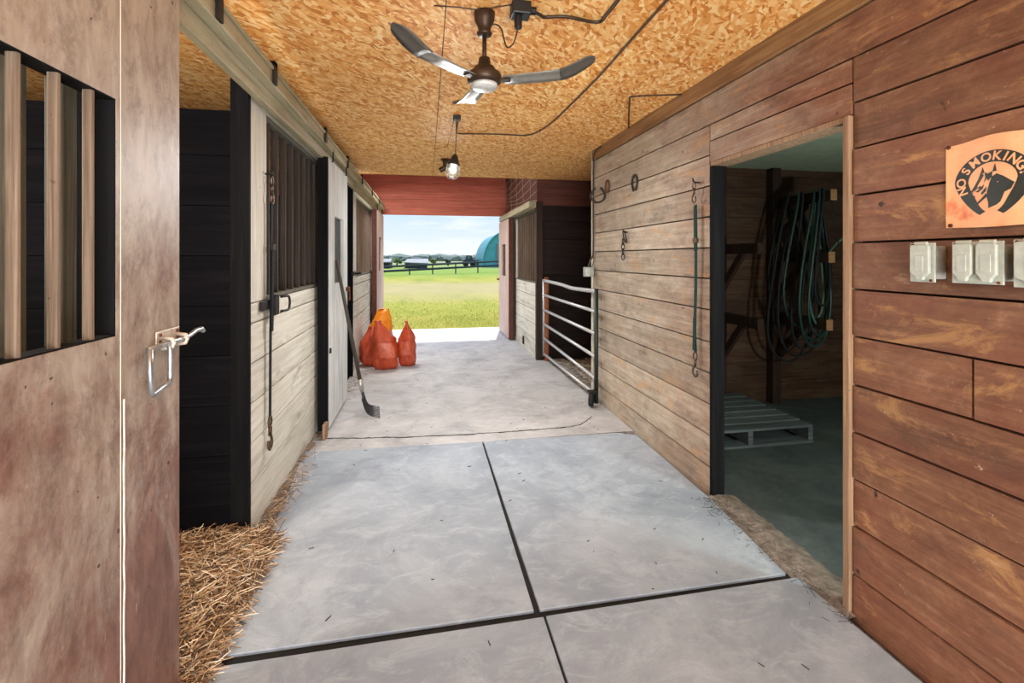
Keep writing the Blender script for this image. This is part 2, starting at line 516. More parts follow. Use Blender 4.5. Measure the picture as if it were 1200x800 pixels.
    def build(self, name, mat, parent=None, smooth=False, bevel=0.0, label=None, normals=True):
        off = wloc(parent) if parent is not None else Vector((0, 0, 0))
        me = bpy.data.meshes.new(name)
        me.from_pydata([(x - off.x, y - off.y, z - off.z) for x, y, z in self.v], [], self.f)
        me.update()
        if normals:
            bm = bmesh.new(); bm.from_mesh(me)
            bmesh.ops.recalc_face_normals(bm, faces=bm.faces)
            bm.to_mesh(me); bm.free()
        me.materials.append(M[mat] if isinstance(mat, str) else mat)
        o = bpy.data.objects.new(name, me)
        COL.objects.link(o)
        if parent is not None:
            o.parent = parent
        if smooth:
            for p in me.polygons:
                p.use_smooth = True
        if bevel:
            b = o.modifiers.new('bevel', 'BEVEL')
            b.width = bevel; b.segments = 2; b.limit_method = 'ANGLE'
        if label:
            o['label'] = label
        return o

def catmull(p, k, closed=False):
    out = []
    n = len(p)
    for i in range(n if closed else n - 1):
        if closed:
            a, b, c, d = p[i - 1], p[i], p[(i + 1) % n], p[(i + 2) % n]
        else:
            a, b, c, d = p[max(i - 1, 0)], p[i], p[i + 1], p[min(i + 2, n - 1)]
        for j in range(k):
            t = j / k
            out.append(.5 * ((2 * b) + (c - a) * t + (2 * a - 5 * b + 4 * c - d) * t * t + (3 * b - a - 3 * c + d) * t ** 3))
    if not closed:
        out.append(p[-1])
    return out

def wloc(o):
    v = Vector((0, 0, 0))
    while o is not None:
        v += o.location
        o = o.parent
    return v
def thing(name, label, cat, loc=(0, 0, 0), group=None):
    o = bpy.data.objects.new(name, None)
    o.empty_display_size = .05
    o.location = loc
    COL.objects.link(o)
    o['label'] = label; o['category'] = cat
    if group:
        o['group'] = group
    return o
def tag(o, label, cat, group=None):
    o['label'] = label; o['category'] = cat
    if group:
        o['group'] = group
    return o
def struct(o, label=None):
    o['kind'] = 'structure'
    if label:
        o['label'] = label
    return o
def stuff(o, label, cat):
    o['kind'] = 'stuff'; o['label'] = label; o['category'] = cat
    return o
def recenter(o):
    """origin of a one-mesh thing to its lowest middle point"""
    vs = [v.co.copy() for v in o.data.vertices]
    c = Vector((sum(v.x for v in vs) / len(vs), sum(v.y for v in vs) / len(vs), min(v.z for v in vs)))
    for v in o.data.vertices:
        v.co -= c
    o.location += c
    return o

# ================================================================= SETTING
XR = 1.625          # face of the long board wall
XL = -0.86          # face of the stall fronts
XD = -0.76          # aisle face of the sliding doors
ZC = 2.44           # underside of the strand board ceiling
YE = 8.70           # end wall
YB = -2.4           # other end of the aisle
Y_OSB = 6.05

# ---- floor: four slabs with open joints, the older floor beyond, dirt underneath
mb = MB()
def slab(pts, z0=-.10, z1=0.0):
    n = len(pts)
    mb.add([(x, y, z0) for x, y in pts] + [(x, y, z1) for x, y in pts],
           [tuple(range(n - 1, -1, -1)), tuple(range(n, 2 * n))] + [(i, (i + 1) % n, n + (i + 1) % n, n + i) for i in range(n)])
slab([(-.715, 1.755), (.413, 1.76), (.408, 3.445), (-.86, 3.49), (-.80, 2.9), (-.765, 2.4)])
slab([(.437, 1.76), (1.545, 1.765), (1.60, 2.4), (1.61, 3.36), (1.48, 3.43), (.420, 3.445)])
slab([(-.66, -.2), (.447, -.2), (.442, 1.722), (-.715, 1.712)])
slab([(.457, -.2), (1.60, -.2), (1.58, 1.735), (.452, 1.724)])
slab([(-.70, YB), (1.6, YB), (1.6, -.215), (-.70, -.215)])
struct(mb.build('floor', 'slab', bevel=.0025), 'grey concrete slabs with dark open joints')
mb = MB(); mb.box(-.71, 1.57, -1, 2.0, -.09, -.012); mb.box(-.62, 1.56, 2.0, 3.44, -.09, -.012)
struct(mb.build('floor_joint', 'joint'), 'dark dirt packed in the joints')
mb = MB(); mb.box(-.88, 1.85, 3.452, YE + .1, -.12, -.004)
# chipped lip: the older floor starts with a ragged step
struct(mb.build('floor', 'slab_old'), 'older pale concrete floor past the slabs')
mb = MB(); mb.box(-4.2, 5.2, YB, YE + .1, -.3, -.035)
struct(mb.build('floor', 'dirt'), 'dusty dirt floor')
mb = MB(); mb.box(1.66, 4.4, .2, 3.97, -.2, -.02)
struct(mb.build('floor', 'slab_tack'), 'dull dark store room floor')
# dirt banked along the threshold of the store and the foot of the stall fronts
def mound(name, x0, x1, y0, y1, hf, mat, nx=14, ny=30):
    m = MB(); vs = []; fs = []
    for j in range(ny + 1):
        for i in range(nx + 1):
            x = x0 + (x1 - x0) * i / nx; y = y0 + (y1 - y0) * j / ny
            vs.append((x, y, hf(i / nx, j / ny) + random.uniform(-.004, .004)))
    for j in range(ny):
        for i in range(nx):
            a = j * (nx + 1) + i
            fs.append((a, a + 1, a + nx + 2, a + nx + 1))
    m.add(vs, fs)
    return m.build(name, mat, smooth=True)
stuff(mound('dirt', 1.5, 1.84, 1.5, 2.42, lambda i, j: -.03 + .035 * math.sin(PI * min(1, i * 1.1)), 'dirt'), 'dusty dirt strip along the store room threshold', 'dirt')
stuff(mound('dirt', -.885, -.74, 2.42, 3.85, lambda i, j: -.03 + .045 * (1 - i) + .006 * math.sin(j * 40), 'dirt'), 'dirt banked between the slab and the first barred stall front', 'dirt')

# crack across the older floor
mb = MB()
def gr(px, py, z=0):
    d = F_PX * (CAM_H - z) / (py - YV); u = (px - 600) * d / F_PX
    return (u * math.cos(TH) + d * math.sin(TH), -u * math.sin(TH) + d * math.cos(TH), z)
ck = [gr(*q) for q in ((383, 513), (420, 513), (455, 511.5), (470, 512), (505, 510), (545, 509), (560, 507.5), (600, 505), (640, 502), (668, 499.5), (680, 497), (690, 490.5), (694, 487))]
for a, b in zip(ck, ck[1:]):
    k = 5
    for i in range(k):
        p = [a[0] + (b[0] - a[0]) * i / k, a[1] + (b[1] - a[1]) * i / k + random.uniform(-.008, .008)]
        q = [a[0] + (b[0] - a[0]) * (i + 1) / k, a[1] + (b[1] - a[1]) * (i + 1) / k + random.uniform(-.004, .004)]
        w = random.uniform(.004, .010)
        mb.add([(p[0], p[1] - w, -.0025), (q[0], q[1] - w * .8, -.0025), (q[0], q[1] + w, -.0025), (p[0], p[1] + w, -.0025)], [(0, 1, 2, 3)])
struct(mb.build('floor_crack', 'joint'))

# ---- long board wall: separate planks in one mesh, doorway Y 1.55..2.42
mb = MB()
JZ = [-.03, .157, .342, .524, .706, .888, 1.076, 1.258, 1.439, 1.621, 1.801, 1.98, 2.157, 2.335]
g = .0042
def plank(y0, y1, z0, z1, dx=0):
    mb.box(XR + dx, XR + .05, y0 + g, y1 - g, z0 + g, z1 - g)
D0, D1, DZ = 1.55, 2.425, 1.915
near_end = YB
for i in range(len(JZ) - 1):
    z0, z1 = JZ[i], JZ[i + 1]
    dx = random.uniform(0, .004)
    # near part
    split = {5: 1.12, 2: -.6, 8: .35 - 1.2, 10: -.3}.get(i)
    yend = D0 - .03 if z0 < 2.1 else None
    if yend:
        if split is not None:
            plank(near_end, split, z0, z1, dx); plank(split, yend, z0, z1, dx + .003)
        else:
            plank(near_end, yend, z0, z1, dx)
        plank(D1 + .012, 4.356, z0, z1, random.uniform(0, .004))
    else:
        plank(near_end, .9, z0, z1, dx); plank(.9, 4.356, z0, z1, dx + .002)
plank(D0 - .03, D1 + .012, DZ + .02, 2.06, 0.001)
plank(D0 - .03, D1 + .012, 2.06, 2.157, .003)
wr = struct(mb.build('wall_right', 'wall'), 'long wall of worn red and grey horizontal boards')
mb = MB(); mb.box(XR - .012, XR + .05, near_end, 4.356, 2.338, ZC)
struct(mb.build('trim_1', 'fascia', bevel=.003), 'brown fascia board under the ceiling')
mb = MB(); mb.box(XR + .052, XR + .07, YB, D0 - .012, -.03, ZC); mb.box(XR + .052, XR + .07, D1 + .012, 4.356, -.03, ZC); mb.box(XR + .052, XR + .07, D0 - .012, D1 + .012, DZ + .02, ZC)
struct(mb.build('wall_right_inner', 'brownY'))
mb = MB(); mb.box(XR - .012, XR + .075, D0 - .028, D0, -.02, DZ + .02)
struct(mb.build('trim_2', 'trim', bevel=.003), 'pale casing on the near side of the doorway')
mb = MB(); mb.box(XR - .002, XR + .11, D0, D1, DZ - .001, DZ + .022)
struct(mb.build('trim_3', 'trim', bevel=.002), 'thin casing over the doorway')
mb = MB(); mb.box(XR + .002, XR + .08, D1 - .014, D1 + .012, -.03, DZ)
struct(mb.build('trim_4', 'blackZ', bevel=.002), 'black jamb on the far side of the doorway')
mb = MB(); mb.box(XR - .006, XR + .10, 4.356, 4.39, -.03, ZC)
struct(mb.build('trim_5', 'cream', bevel=.003), 'pale end board of the long wall')

# nails on the fascia
for (y, z) in ((1.86, 2.372), (1.43, 2.372)):
    pass

# ---- store room behind the doorway
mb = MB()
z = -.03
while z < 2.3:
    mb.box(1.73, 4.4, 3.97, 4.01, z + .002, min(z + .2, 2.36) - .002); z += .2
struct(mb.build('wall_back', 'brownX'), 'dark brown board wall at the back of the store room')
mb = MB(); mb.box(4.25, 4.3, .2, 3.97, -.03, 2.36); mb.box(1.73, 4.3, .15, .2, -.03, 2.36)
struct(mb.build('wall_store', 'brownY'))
mb = MB(); mb.box(1.73, 4.3, .2, 3.97, 2.245, 2.30)
struct(mb.build('ceiling', 'tackceil'), 'pale green ceiling of the store room')
mb = MB(); mb.box(1.73, 4.4, 4.02, 4.36, -.03, ZC)
struct(mb.build('wall_alcove', 'black'))

# ---- strand board ceiling: sheets with seams
mb = MB()
def sheet(x0, x1, y0, y1):
    q = .002
    mb.box(x0 + q, x1 - q, y0 + q, y1 - q, ZC, ZC + .012)
ys_r = [YB, -1.39, -.17, 1.05, 2.27, 3.49, 4.71, Y_OSB]
ys_l = [YB, -2.14, -.92, .30, 1.52, 2.74, 3.96, 5.18, Y_OSB]
for a, b in zip(ys_r, ys_r[1:]):
    sheet(.08, 2.5, a, b)
    sheet(-4.3, -2.36, a, b); sheet(2.5, 4.9, a, b)
for a, b in zip(ys_l, ys_l[1:]):
    sheet(-2.36, .08, a, b)
struct(mb.build('ceiling', 'osb'), 'strand board ceiling with thin seams')
mb = MB(); mb.box(-4.3, 4.9, YB, Y_OSB, ZC + .014, ZC + .05)
struct(mb.build('ceiling_backing', 'black'))
mb = MB(); mb.box(-4.3, 4.9, Y_OSB - .02, YE + .2, 3.1, 3.15); mb.box(-4.3, 4.9, Y_OSB - .04, Y_OSB, ZC + .05, 3.1)
struct(mb.build('ceiling', 'redbd'), 'raised ceiling by the far doorway')

# ---- red end wall with the wide doorway
mb = MB()
def hboards(x0, x1, z0, z1, y, t=.04, p=.145):
    z = z0
    while z < z1 - .01:
        e = min(z + p, z1)
        mb.box(x0, x1, y + random.uniform(0, .003), y + t, z + .0015, e - .0015)
        z = e
hboards(-4.3, 4.9, 2.17, 3.1, YE)
hboards(-4.3, -.86, -.05, 2.17, YE)
hboards(1.46, 4.9, -.05, 2.17, YE)
struct(mb.build('wall_end', 'redbd'), 'red board wall over the far doorway')
mb = MB(); mb.box(-.90, -.80, YE - .01, YE + .09, -.05, 2.17); mb.box(1.40, 1.47, YE - .01, YE + .09, -.05, 2.17)
struct(mb.build('trim_6', 'redbdY', bevel=.004), 'red jambs of the far doorway')
# the same kind of wall at the end behind the camera, with an open doorway
mb = MB()
hboards(-4.3, 4.9, 2.30, ZC, YB - .04)
hboards(-4.3, -.9, -.05, 2.30, YB - .04)
hboards(1.65, 4.9, -.05, 2.30, YB - .04)
struct(mb.build('wall_rear', 'redbd'))
mb = MB()
z = -.05
while z < 3.1:
    mb.box(-4.3, -4.25, YB, YE, z, min(z + .2, 3.1) - .003); mb.box(4.85, 4.9, YB, YE, z, min(z + .2, 3.1) - .003); z += .2
struct(mb.build('wall_outer', 'brownY'))

# ---- stall partitions (black kick boards)
def partition(name, x0, x1, y, z1, label, mat='black'):
    m = MB(); z = -.05; k = 0
    while z < z1 - .02:
        e = min(z + .24, z1)
        m.box(x0, x1, y + random.uniform(0, .003), y + .045, z + .0015, e - .0015); z = e
    return struct(m.build(name, mat), label)
partition('wall_stall_near', -4.25, -.905, 2.43, 2.09, 'black board partition inside the first open stall')
partition('wall_stall_middle', -4.25, -.90, 5.62, 2.09, 'black board partition inside the second stall')
partition('wall_stall_rear', -4.25, -.90, -.75, 2.09, 'black board partition')
partition('wall_stall_gate', 1.53, 4.85, 6.10, 2.09, 'black board wall behind the pipe gate', 'blackbrown')
mb = MB(); z = 2.09
while z < 3.09:
    e = min(z + .145, 3.1); mb.box(1.475, 4.85, 6.105, 6.135, z + .0015, e - .0015); z = e
struct(mb.build('wall_upper_gate', 'redbdX'), 'dark red boards above the black alcove wall')

# ================================================================= STALL FRONTS
def stall_front(label, x, side, y0, y1, bar_y0, bar_y1, nbar, bw, mat, matZ, barmat, zs=1.16, zt=2.14, group=None, post=True, lintel=2.2, matpost='blackZ'):
    """fixed front: horizontal boards below, bars above, trims; side=-1: left of the aisle"""
    t = thing('barred_stall_screen', label, 'stall front', (x + side * .05, (y0 + y1) / 2, 0), group)
    xa, xb = sorted((x, x + side * .06))
    m = MB(); z = -.02
    hs = [.27, .2, .2, .2, .2, .2]
    k = 0
    while z < zs - .02:
        e = min(z + hs[k % 6], zs - .002); k += 1
        m.box(xa + .006, xb, y0 + .0, y1, z + .004, e - .004); z = e
    m.build('lower_boards', mat, t, bevel=.002)
    for za, zb_ in ((zs, zs + .02), (zt, zt + .03)):
        m = MB(); m.box(xa, xb, bar_y0 - .01, bar_y1 + .01, za, zb_)
        m.build('bar_rail', 'bar' if matZ == 'creamZ' else matZ, t, bevel=.002)
    m = MB(); m.box(xa + .002, xb, y0, bar_y0, zs, zt + .03); m.build('side_board', matZ, t, bevel=.003)
    if y1 - bar_y1 > .03:
        m = MB(); m.box(xa + .002, xb, bar_y1, y1, zs, zt + .03); m.build('side_board', matZ, t, bevel=.003)
    m = MB(); m.box(xa + .004, xb, y0, y1, zt + .03, lintel)
    m.build('head_board', mat, t, bevel=.002)
    xm = (xa + xb) / 2
    for i in range(nbar):
        y = bar_y0 + (bar_y1 - bar_y0) * (i + .5) / nbar
        m = MB(); m.box(xm - .019, xm + .019, y - bw / 2, y + bw / 2, zs + .02, zt)
        m.build('bar', barmat, t, bevel=.003)
    if post:
        xo = x + side * .065
        pa, pb = sorted((x + .012 * side * -1, x + side * .072))
        m = MB(); m.box(pa, pb, y0 - .03, y0 - .001, -.03, 2.28)
        m.build('end_post', matpost, t, bevel=.003)
    return t
FG = None
stall_front('barred stall front behind the open door with the bolt', XL, -1, -.7, 1.58, -.55, 1.40, 13, .05, 'cream', 'blackZ', 'bar', zs=1.14, zt=1.84, post=False)
stall_front('cream stall front with dark bars and a lead strap hung on it', XL, -1, 2.46, 4.74, 2.72, 4.60, 12, .020, 'cream', 'creamZ', 'bardark', zs=1.155, zt=2.13)
stall_front('barred stall front behind the orange bags', XL, -1, 5.66, 7.85, 5.98, 7.70, 12, .022, 'cream', 'creamZ', 'barbrown', zs=1.15, zt=2.10)
stall_front('pale stall front with bars beside the pipe gate and field doorway', 1.475, 1, 6.14, 8.6, 6.20, 7.55, 9, .022, 'cream', 'creamZ', 'barbrown', zs=1.03, zt=2.02, lintel=2.06, post=False)
mb = MB(); mb.box(1.46, 1.55, 6.06, 6.138, -.03, 2.14)
struct(mb.build('trim_7', 'rack', bevel=.004), 'dark corner post beside the gate')
# red boards above the front by the field doorway
mb = MB(); z = 2.17
while z < 3.09:
    e = min(z + .145, 3.1); mb.box(1.49, 1.53, 6.145, YE, z + .0015, e - .0015); z = e
struct(mb.build('wall_upper_right', 'redbdY'), 'dark red boards above the barred front')

# small dark cat hole at the foot of the right front
mb = MB(); mb.box(1.462, 1.4795, 6.95, 7.03, .05, .17)
o = mb.build('kick_plate', 'iron', bevel=.004); tag(recenter(o), 'small dark metal plate at the foot of the pale stall front', 'bracket')

# ================================================================= SLIDING DOORS
def holed_panel(m, xa, xb, y0, y1, z0, z1, wy0, wy1, wz0, wz1):
    m.box(xa, xb, y0, y1, z0, wz0); m.box(xa, xb, y0, y1, wz1, z1)
    m.box(xa, xb, y0, wy0, wz0, wz1); m.box(xa, xb, wy1, y1, wz0, wz1)
def sheet_door(m, xa, xb, y0, y1, z0, z1, wy0, wy1, wz0, wz1):
    """one clean slab with a window hole"""
    ys = [y0, wy0, wy1, y1]; zs = [z0, wz0, wz1, z1]
    idx = {}
    vs, fs = [], []
    for s, x in enumerate((xa, xb)):
        for i in range(4):
            for j in range(4):
                idx[s, i, j] = len(vs); vs.append((x, ys[i], zs[j]))
    for i in range(3):
        for j in range(3):
            if i == 1 and j == 1:
                continue
            fs.append((idx[0, i, j], idx[0, i + 1, j], idx[0, i + 1, j + 1], idx[0, i, j + 1]))
            fs.append((idx[1, i, j], idx[1, i, j + 1], idx[1, i + 1, j + 1], idx[1, i + 1, j]))
    for i in range(3):
        for j in (0, 3):
            fs.append((idx[0, i, j], idx[0, i + 1, j], idx[1, i + 1, j], idx[1, i, j]))
            fs.append((idx[0, j, i], idx[0, j, i + 1], idx[1, j, i + 1], idx[1, j, i]))
    for a, b in (((1, 1), (2, 1)), ((2, 1), (2, 2)), ((2, 2), (1, 2)), ((1, 2), (1, 1))):
        fs.append((idx[0, a[0], a[1]], idx[0, b[0], b[1]], idx[1, b[0], b[1]], idx[1, a[0], a[1]]))
    m.add(vs, fs)

# near door
dr = thing('sliding_stall_door', 'large scuffed grey-brown sliding stall door with barred window and steel bolt', 'door', (XD - .02, 1.12, .05))
m = MB(); sheet_door(m, XD - .045, XD, .62, 1.605, .05, 2.21, .90, 1.307, 1.185, 1.775)
m.build('door_panel', 'door', dr)
m = MB(); m.box(XD, XD + .0016, 1.3225, 1.3240, .05, 2.21)
m.build('panel_seam', 'creamZ', dr, label='thin pale seam beside the window')
m = MB()
zz = 1.02; y = 1.336
pts = []
while zz > .06:
    pts.append((XD + .0005, y + random.uniform(-.002, .002), zz)); zz -= .06
m.tube(pts, .0028, 5); m.build('chalk_line', 'white', dr, label='pale drip line down the door')
m = MB(); q = .004
m.box(XD - .0445, XD - .001, 1.307 - q, 1.3068, 1.185, 1.775); m.box(XD - .0445, XD - .001, .9002, .9 + q, 1.185, 1.775)
m.box(XD - .0445, XD - .001, .90 + q, 1.307 - q, 1.7712, 1.7748); m.box(XD - .0445, XD - .004, .90 + q, 1.307 - q, 1.1852, 1.189)
m.build('window_lining', 'blackZ', dr, label='black lining of the window opening')
for yc in (.935, 1.036, 1.134, 1.235):
    m = MB(); m.box(XD - .026, XD - .005, yc - .005, yc + .006, 1.175, 1.785)
    m.build('bar', 'barbrown', dr, bevel=.003)
# slide bolt
m = MB(); m.box(XD, XD + .004, 1.475, 1.598, 1.128, 1.168); b = m.build('latch_plate', 'latch', dr, bevel=.002)
for y, z in ((1.49, 1.157), (1.583, 1.157), (1.49, 1.138), (1.583, 1.138)):
    m = MB(); m.cyl((XD + .003, y, z), (XD + .008, y, z), .005, 8); m.build('screw', 'rust', b)
zb = 1.132
m = MB(); m.tube([(XD + .022, 1.40, zb), (XD + .022, 1.50, zb), (XD + .022, 1.60, zb), (XD + .022, 1.625, zb + .004), (XD + .022, 1.66, zb + .012), (XD + .022, 1.70, zb + .012), (XD + .022, 1.71, zb + .002)], .0075, 10); m.build('bolt', 'steel', dr, smooth=True)
m = MB()
for y in (1.50, 1.575):
    m.tube([(XD + .003, y, zb - .016), (XD + .032, y, zb - .012), (XD + .036, y, zb), (XD + .032, y, zb + .012), (XD + .003, y, zb + .016)], .006, 8)
m.build('bolt_keeper', 'latch', dr, smooth=True)
m = MB(); m.tube([(XD + .024, 1.402, zb + .002), (XD + .028, 1.398, zb - .06), (XD + .028, 1.402, zb - .118), (XD + .028, 1.410, zb - .124), (XD + .028, 1.49, zb - .112), (XD + .028, 1.497, zb - .10), (XD + .028, 1.497, zb - .02), (XD + .024, 1.497, zb + .002)], .0075, 10)
m.build('handle', 'steel', dr, smooth=True)
# hanger straps hold the door in its track
m = MB(); m.box(XD - .03, XD - .015, .80, .84, 2.2, 2.31); m.box(XD - .03, XD - .015, 1.44, 1.48, 2.2, 2.31); m.build('hanger', 'iron', dr)

# second door
dr = thing('sliding_stall_door', 'pale grey sliding stall door with a small dark window, manure fork leaning on it', 'door', (XD - .03, 4.27, .05))
m = MB(); sheet_door(m, XD - .035, XD, 3.835, 4.71, .03, 2.17, 4.08, 4.50, 1.16, 1.73)
m.build('door_panel', 'white_door', dr)
m = MB(); m.box(XD - .075, XD - .001, 3.80, 3.834, .03, 2.17); m.build('edge_stile', 'blackZ', dr, label='black edge stile')
m = MB(); m.box(XD - .034, XD - .028, 4.085, 4.495, 1.165, 1.725); m.build('window_screen', 'blackplastic', dr, label='dark mesh in the window')
for y in (3.95, 4.58):
    m = MB(); m.tube([(XD - .02, y, 2.16), (XD + .012, y, 2.16), (XD + .012, y, 2.26), (XD - .02, y, 2.29)], .007, 8); m.build('hanger', 'iron', dr)
m = MB(); m.box(XD, XD + .03, 4.62, 4.68, 1.06, 1.10); m.cyl((XD + .03, 4.65, 1.07), (XD + .03, 4.65, .97), .008, 8); m.build('latch', 'rust', dr, bevel=.003)
m = MB(); m.box(XD, XD + .012, 3.86, 3.89, .62, .66); m.build('catch', 'iron', dr)
# third door
dr = thing('sliding_stall_door', 'narrow-looking pale pink sliding door at the field doorway behind the bags', 'door', (XD - .03, 7.7, .05))
m = MB(); sheet_door(m, XD - .035, XD, 7.42, 8.55, .03, 2.13, 7.75, 8.2, 1.16, 1.73)
m.build('door_panel', 'pinkish', dr)
m = MB(); m.box(XD - .075, XD - .001, 7.385, 7.419, .03, 2.13); m.build('edge_stile', 'redbdY', dr)
m = MB(); m.box(XD - .034, XD - .028, 7.755, 8.195, 1.165, 1.725); m.build('window_screen', 'brownY', dr)
m = MB(); m.box(XD - .02, XD - .005, 7.6, 7.63, 2.12, 2.24); m.box(XD - .02, XD - .005, 8.4, 8.43, 2.12, 2.24); m.build('hanger', 'iron', dr)
# door across the aisle
XF = 1.352
dr = thing('sliding_stall_door', 'pale pink sliding door with a small dark window across from the bags', 'door', (XF + .02, 8.2, .03))
m = MB(); sheet_door(m, XF, XF + .04, 7.62, 8.66, .02, 2.04, 7.92, 8.36, 1.06, 1.62)
m.build('door_panel', 'pinkish', dr)
m = MB(); m.box(XF + .0, XF + .075, 7.585, 7.619, .02, 2.04); m.build('edge_stile', 'redbdY', dr, label='dark red edge stile')
m = MB(); m.box(XF + .03, XF + .036, 7.925, 8.355, 1.065, 1.615); m.build('window_screen', 'brownY', dr)
m = MB(); m.cyl((XF, 8.60, .98), (XF - .03, 8.60, .98), .014, 10); m.cyl((XF - .03, 8.60, .98), (XF - .045, 8.60, .98), .024, 12); m.build('knob', 'rust', dr)
m = MB(); m.box(XF + .015, XF + .03, 7.8, 7.83, 2.03, 2.10); m.box(XF + .015, XF + .03, 8.45, 8.48, 2.03, 2.10); m.build('hanger', 'iron', dr)

# block and guide at the foot of the second door
m = MB(); m.box(XD - .02, XD + .005, 3.70, 3.79, -.02, .11)
o = m.build('door_stop_block', 'trim', bevel=.004); tag(recenter(o), 'small wooden block on the floor at the black door edge', 'block')

# ---- tracks
tr = thing('door_track', 'long pale painted sliding door track under the ceiling over the stall doors', 'track', (-.76, 4, 2.2))
m = MB(); m.box(-.795, -.745, -1.2, YE - .1, 2.235, 2.30); m.build('rail', 'track', tr, bevel=.004)
m = MB(); m.box(-.835, -.797, -1.2, YE - .1, 2.16, 2.36); m.build('mounting_board', 'track', tr, bevel=.003)
m = MB(); m.box(-.80, -.735, -1.2, YE - .1, 2.301, 2.318); m.build('cover_strip', 'track', tr, bevel=.002)
for y in (.9, 1.83, 2.45, 3.62, 4.6, 5.6, 6.6, 7.6):
    m = MB(); m.box(-.742, -.73, y - .022, y + .022, 2.235, 2.345); m.box(-.80, -.73, y - .022, y + .022, 2.319, 2.345); m.build('bracket', 'iron', tr, bevel=.002)
tr = thing('door_track', 'short pale track over the doorway side of the barred front by the gate', 'track', (1.42, 7.4, 2.08))
m = MB(); m.box(1.36, 1.43, 6.10, YE - .02, 2.06, 2.15); m.build('rail', 'track', tr, bevel=.004)
m = MB(); m.box(1.432, 1.472, 6.10, YE - .02, 2.062, 2.165); m.build('mounting_board', 'track', tr, bevel=.003)

# ================================================================= CEILING FAN
FX, FY = .245, 1.975
def camdir(a):
    u, d = math.cos(a), math.sin(a)
    return Vector((u * math.cos(TH) + d * math.sin(TH), -u * math.sin(TH) + d * math.cos(TH), 0))
fan = thing('ceiling_fan', 'grey three-blade ceiling fan hanging from the strand board ceiling', 'ceiling fan', (FX, FY, ZC))
m = MB(); m.lathe([(.030, 2.44), (.046, 2.435), (.042, 2.40), (.030, 2.375), (.026, 2.355), (.034, 2.348), (.030, 2.338), (.012, 2.335)], (FX, FY, 0), 24); m.build('canopy', 'fan_dark', fan, smooth=True)
m = MB(); m.cyl((FX, FY, 2.34), (FX, FY, 2.20), .0095, 12); m.build('downrod', 'fan_dark', fan, smooth=True)
m = MB(); m.lathe([(.012, 2.245), (.024, 2.24), (.028, 2.205), (.044, 2.20), (.05, 2.185), (.068, 2.175), (.074, 2.165), (.074, 2.14), (.06, 2.128)], (FX, FY, 0), 28); m.build('motor_housing', 'fan_dark', fan, smooth=True)
m = MB(); m.lathe([(.056, 2.130), (.058, 2.118), (.05, 2.108), (.02, 2.102)], (FX, FY, 0), 28); m.build('bottom_cap', 'fan_cap', fan, smooth=True)
for a in (-10, -130, 110):
    d = camdir(math.radians(a)); s = Vector((-d.y, d.x, 0))
    c = Vector((FX, FY, 2.14))
    def ring(r, w, z, pitch, tt):
        p = c + d * r + Vector((0, 0, z)); sv = s * math.cos(pitch) + Vector((0, 0, 1)) * math.sin(pitch)
        nv = d.cross(sv)
        return [p + sv * (w / 2 * k) + nv * (tt + .006 * (1 - k * k)) for k in (-1, -.5, 0, .5, 1)] + [p + sv * (w / 2 * k) + nv * (-tt + .006 * (1 - k * k)) for k in (1, .5, 0, -.5, -1)]
    def loft(secs):
        mm = MB(); vs = []; fs = []
        for q in secs:
            vs += ring(*q)
        for i in range(len(secs) - 1):
            for k in range(10):
                l = (k + 1) % 10
                fs.append((i * 10 + k, i * 10 + l, i * 10 + 10 + l, i * 10 + 10 + k))
        fs.append(tuple(range(9, -1, -1))); fs.append(tuple((len(secs) - 1) * 10 + k for k in range(10)))
        return mm.add(vs, fs)
    bl = loft([(.085, .07, 0, -.12, .002), (.15, .080, .0, -.12, .002), (.24, .086, .002, -.12, .002), (.325, .092, .006, -.10, .002)]).build('blade', 'blade', fan, smooth=True)
    loft([(.325, .092, .006, -.10, .002), (.35, .102, .012, -.1, .002), (.39, .104, .028, -.1, .002), (.43, .094, .048, -.1, .002), (.455, .070, .058, -.1, .002), (.47, .026, .064, -.1, .002)]).build('blade_tip', 'bladetip', bl, smooth=True)
    m = MB(); m.beam(c + d * .05, c + d * .11, .035, .008); m.build('blade_arm', 'fan_dark', fan, bevel=.002)

# junction box with plug, cords and cables on the ceiling
jb = thing('junction_box', 'dark junction box with a plug on the ceiling beside the fan', 'junction box', (.385, 1.88, ZC))
m = MB(); m.box(.345, .425, 1.85, 1.92, 2.385, ZC); m.build('box', 'blackplastic', jb, bevel=.006)
m = MB(); m.cyl((.375, 1.885, 2.39), (.375, 1.885, 2.335), .016, 14); m.build('plug', 'blackplastic', jb, bevel=.003)
m = MB(); m.cyl((.425, 1.885, 2.415), (.45, 1.885, 2.415), .016, 14); m.build('cable_gland', 'iron', jb)
m = MB(); m.tube([(.275, 1.97, 2.385), (.295, 1.965, 2.385), (.315, 1.95, 2.36), (.325, 1.94, 2.31), (.335, 1.92, 2.27), (.355, 1.90, 2.275), (.368, 1.89, 2.31), (.375, 1.885, 2.345)], .0035, 8, smooth=5)
o = m.build('fan_cord', 'cable', smooth=True); tag(recenter(o), 'thin brown cord looping from the fan to the junction box', 'cord')
zc = ZC - .008
m = MB(); m.tube([(.44, 1.885, 2.415), (.48, 1.92, 2.42), (.51, 1.955, zc), (.60, 1.935, zc), (.75, 1.955, zc), (.765, 1.88, zc), (.77, 1.7, zc), (.775, 1.2, zc), (.78, .5, zc)], .0075, 8, smooth=4)
o = m.build('conduit', 'fan_dark', smooth=True); tag(recenter(o), 'dark conduit along the ceiling from the junction box', 'conduit')
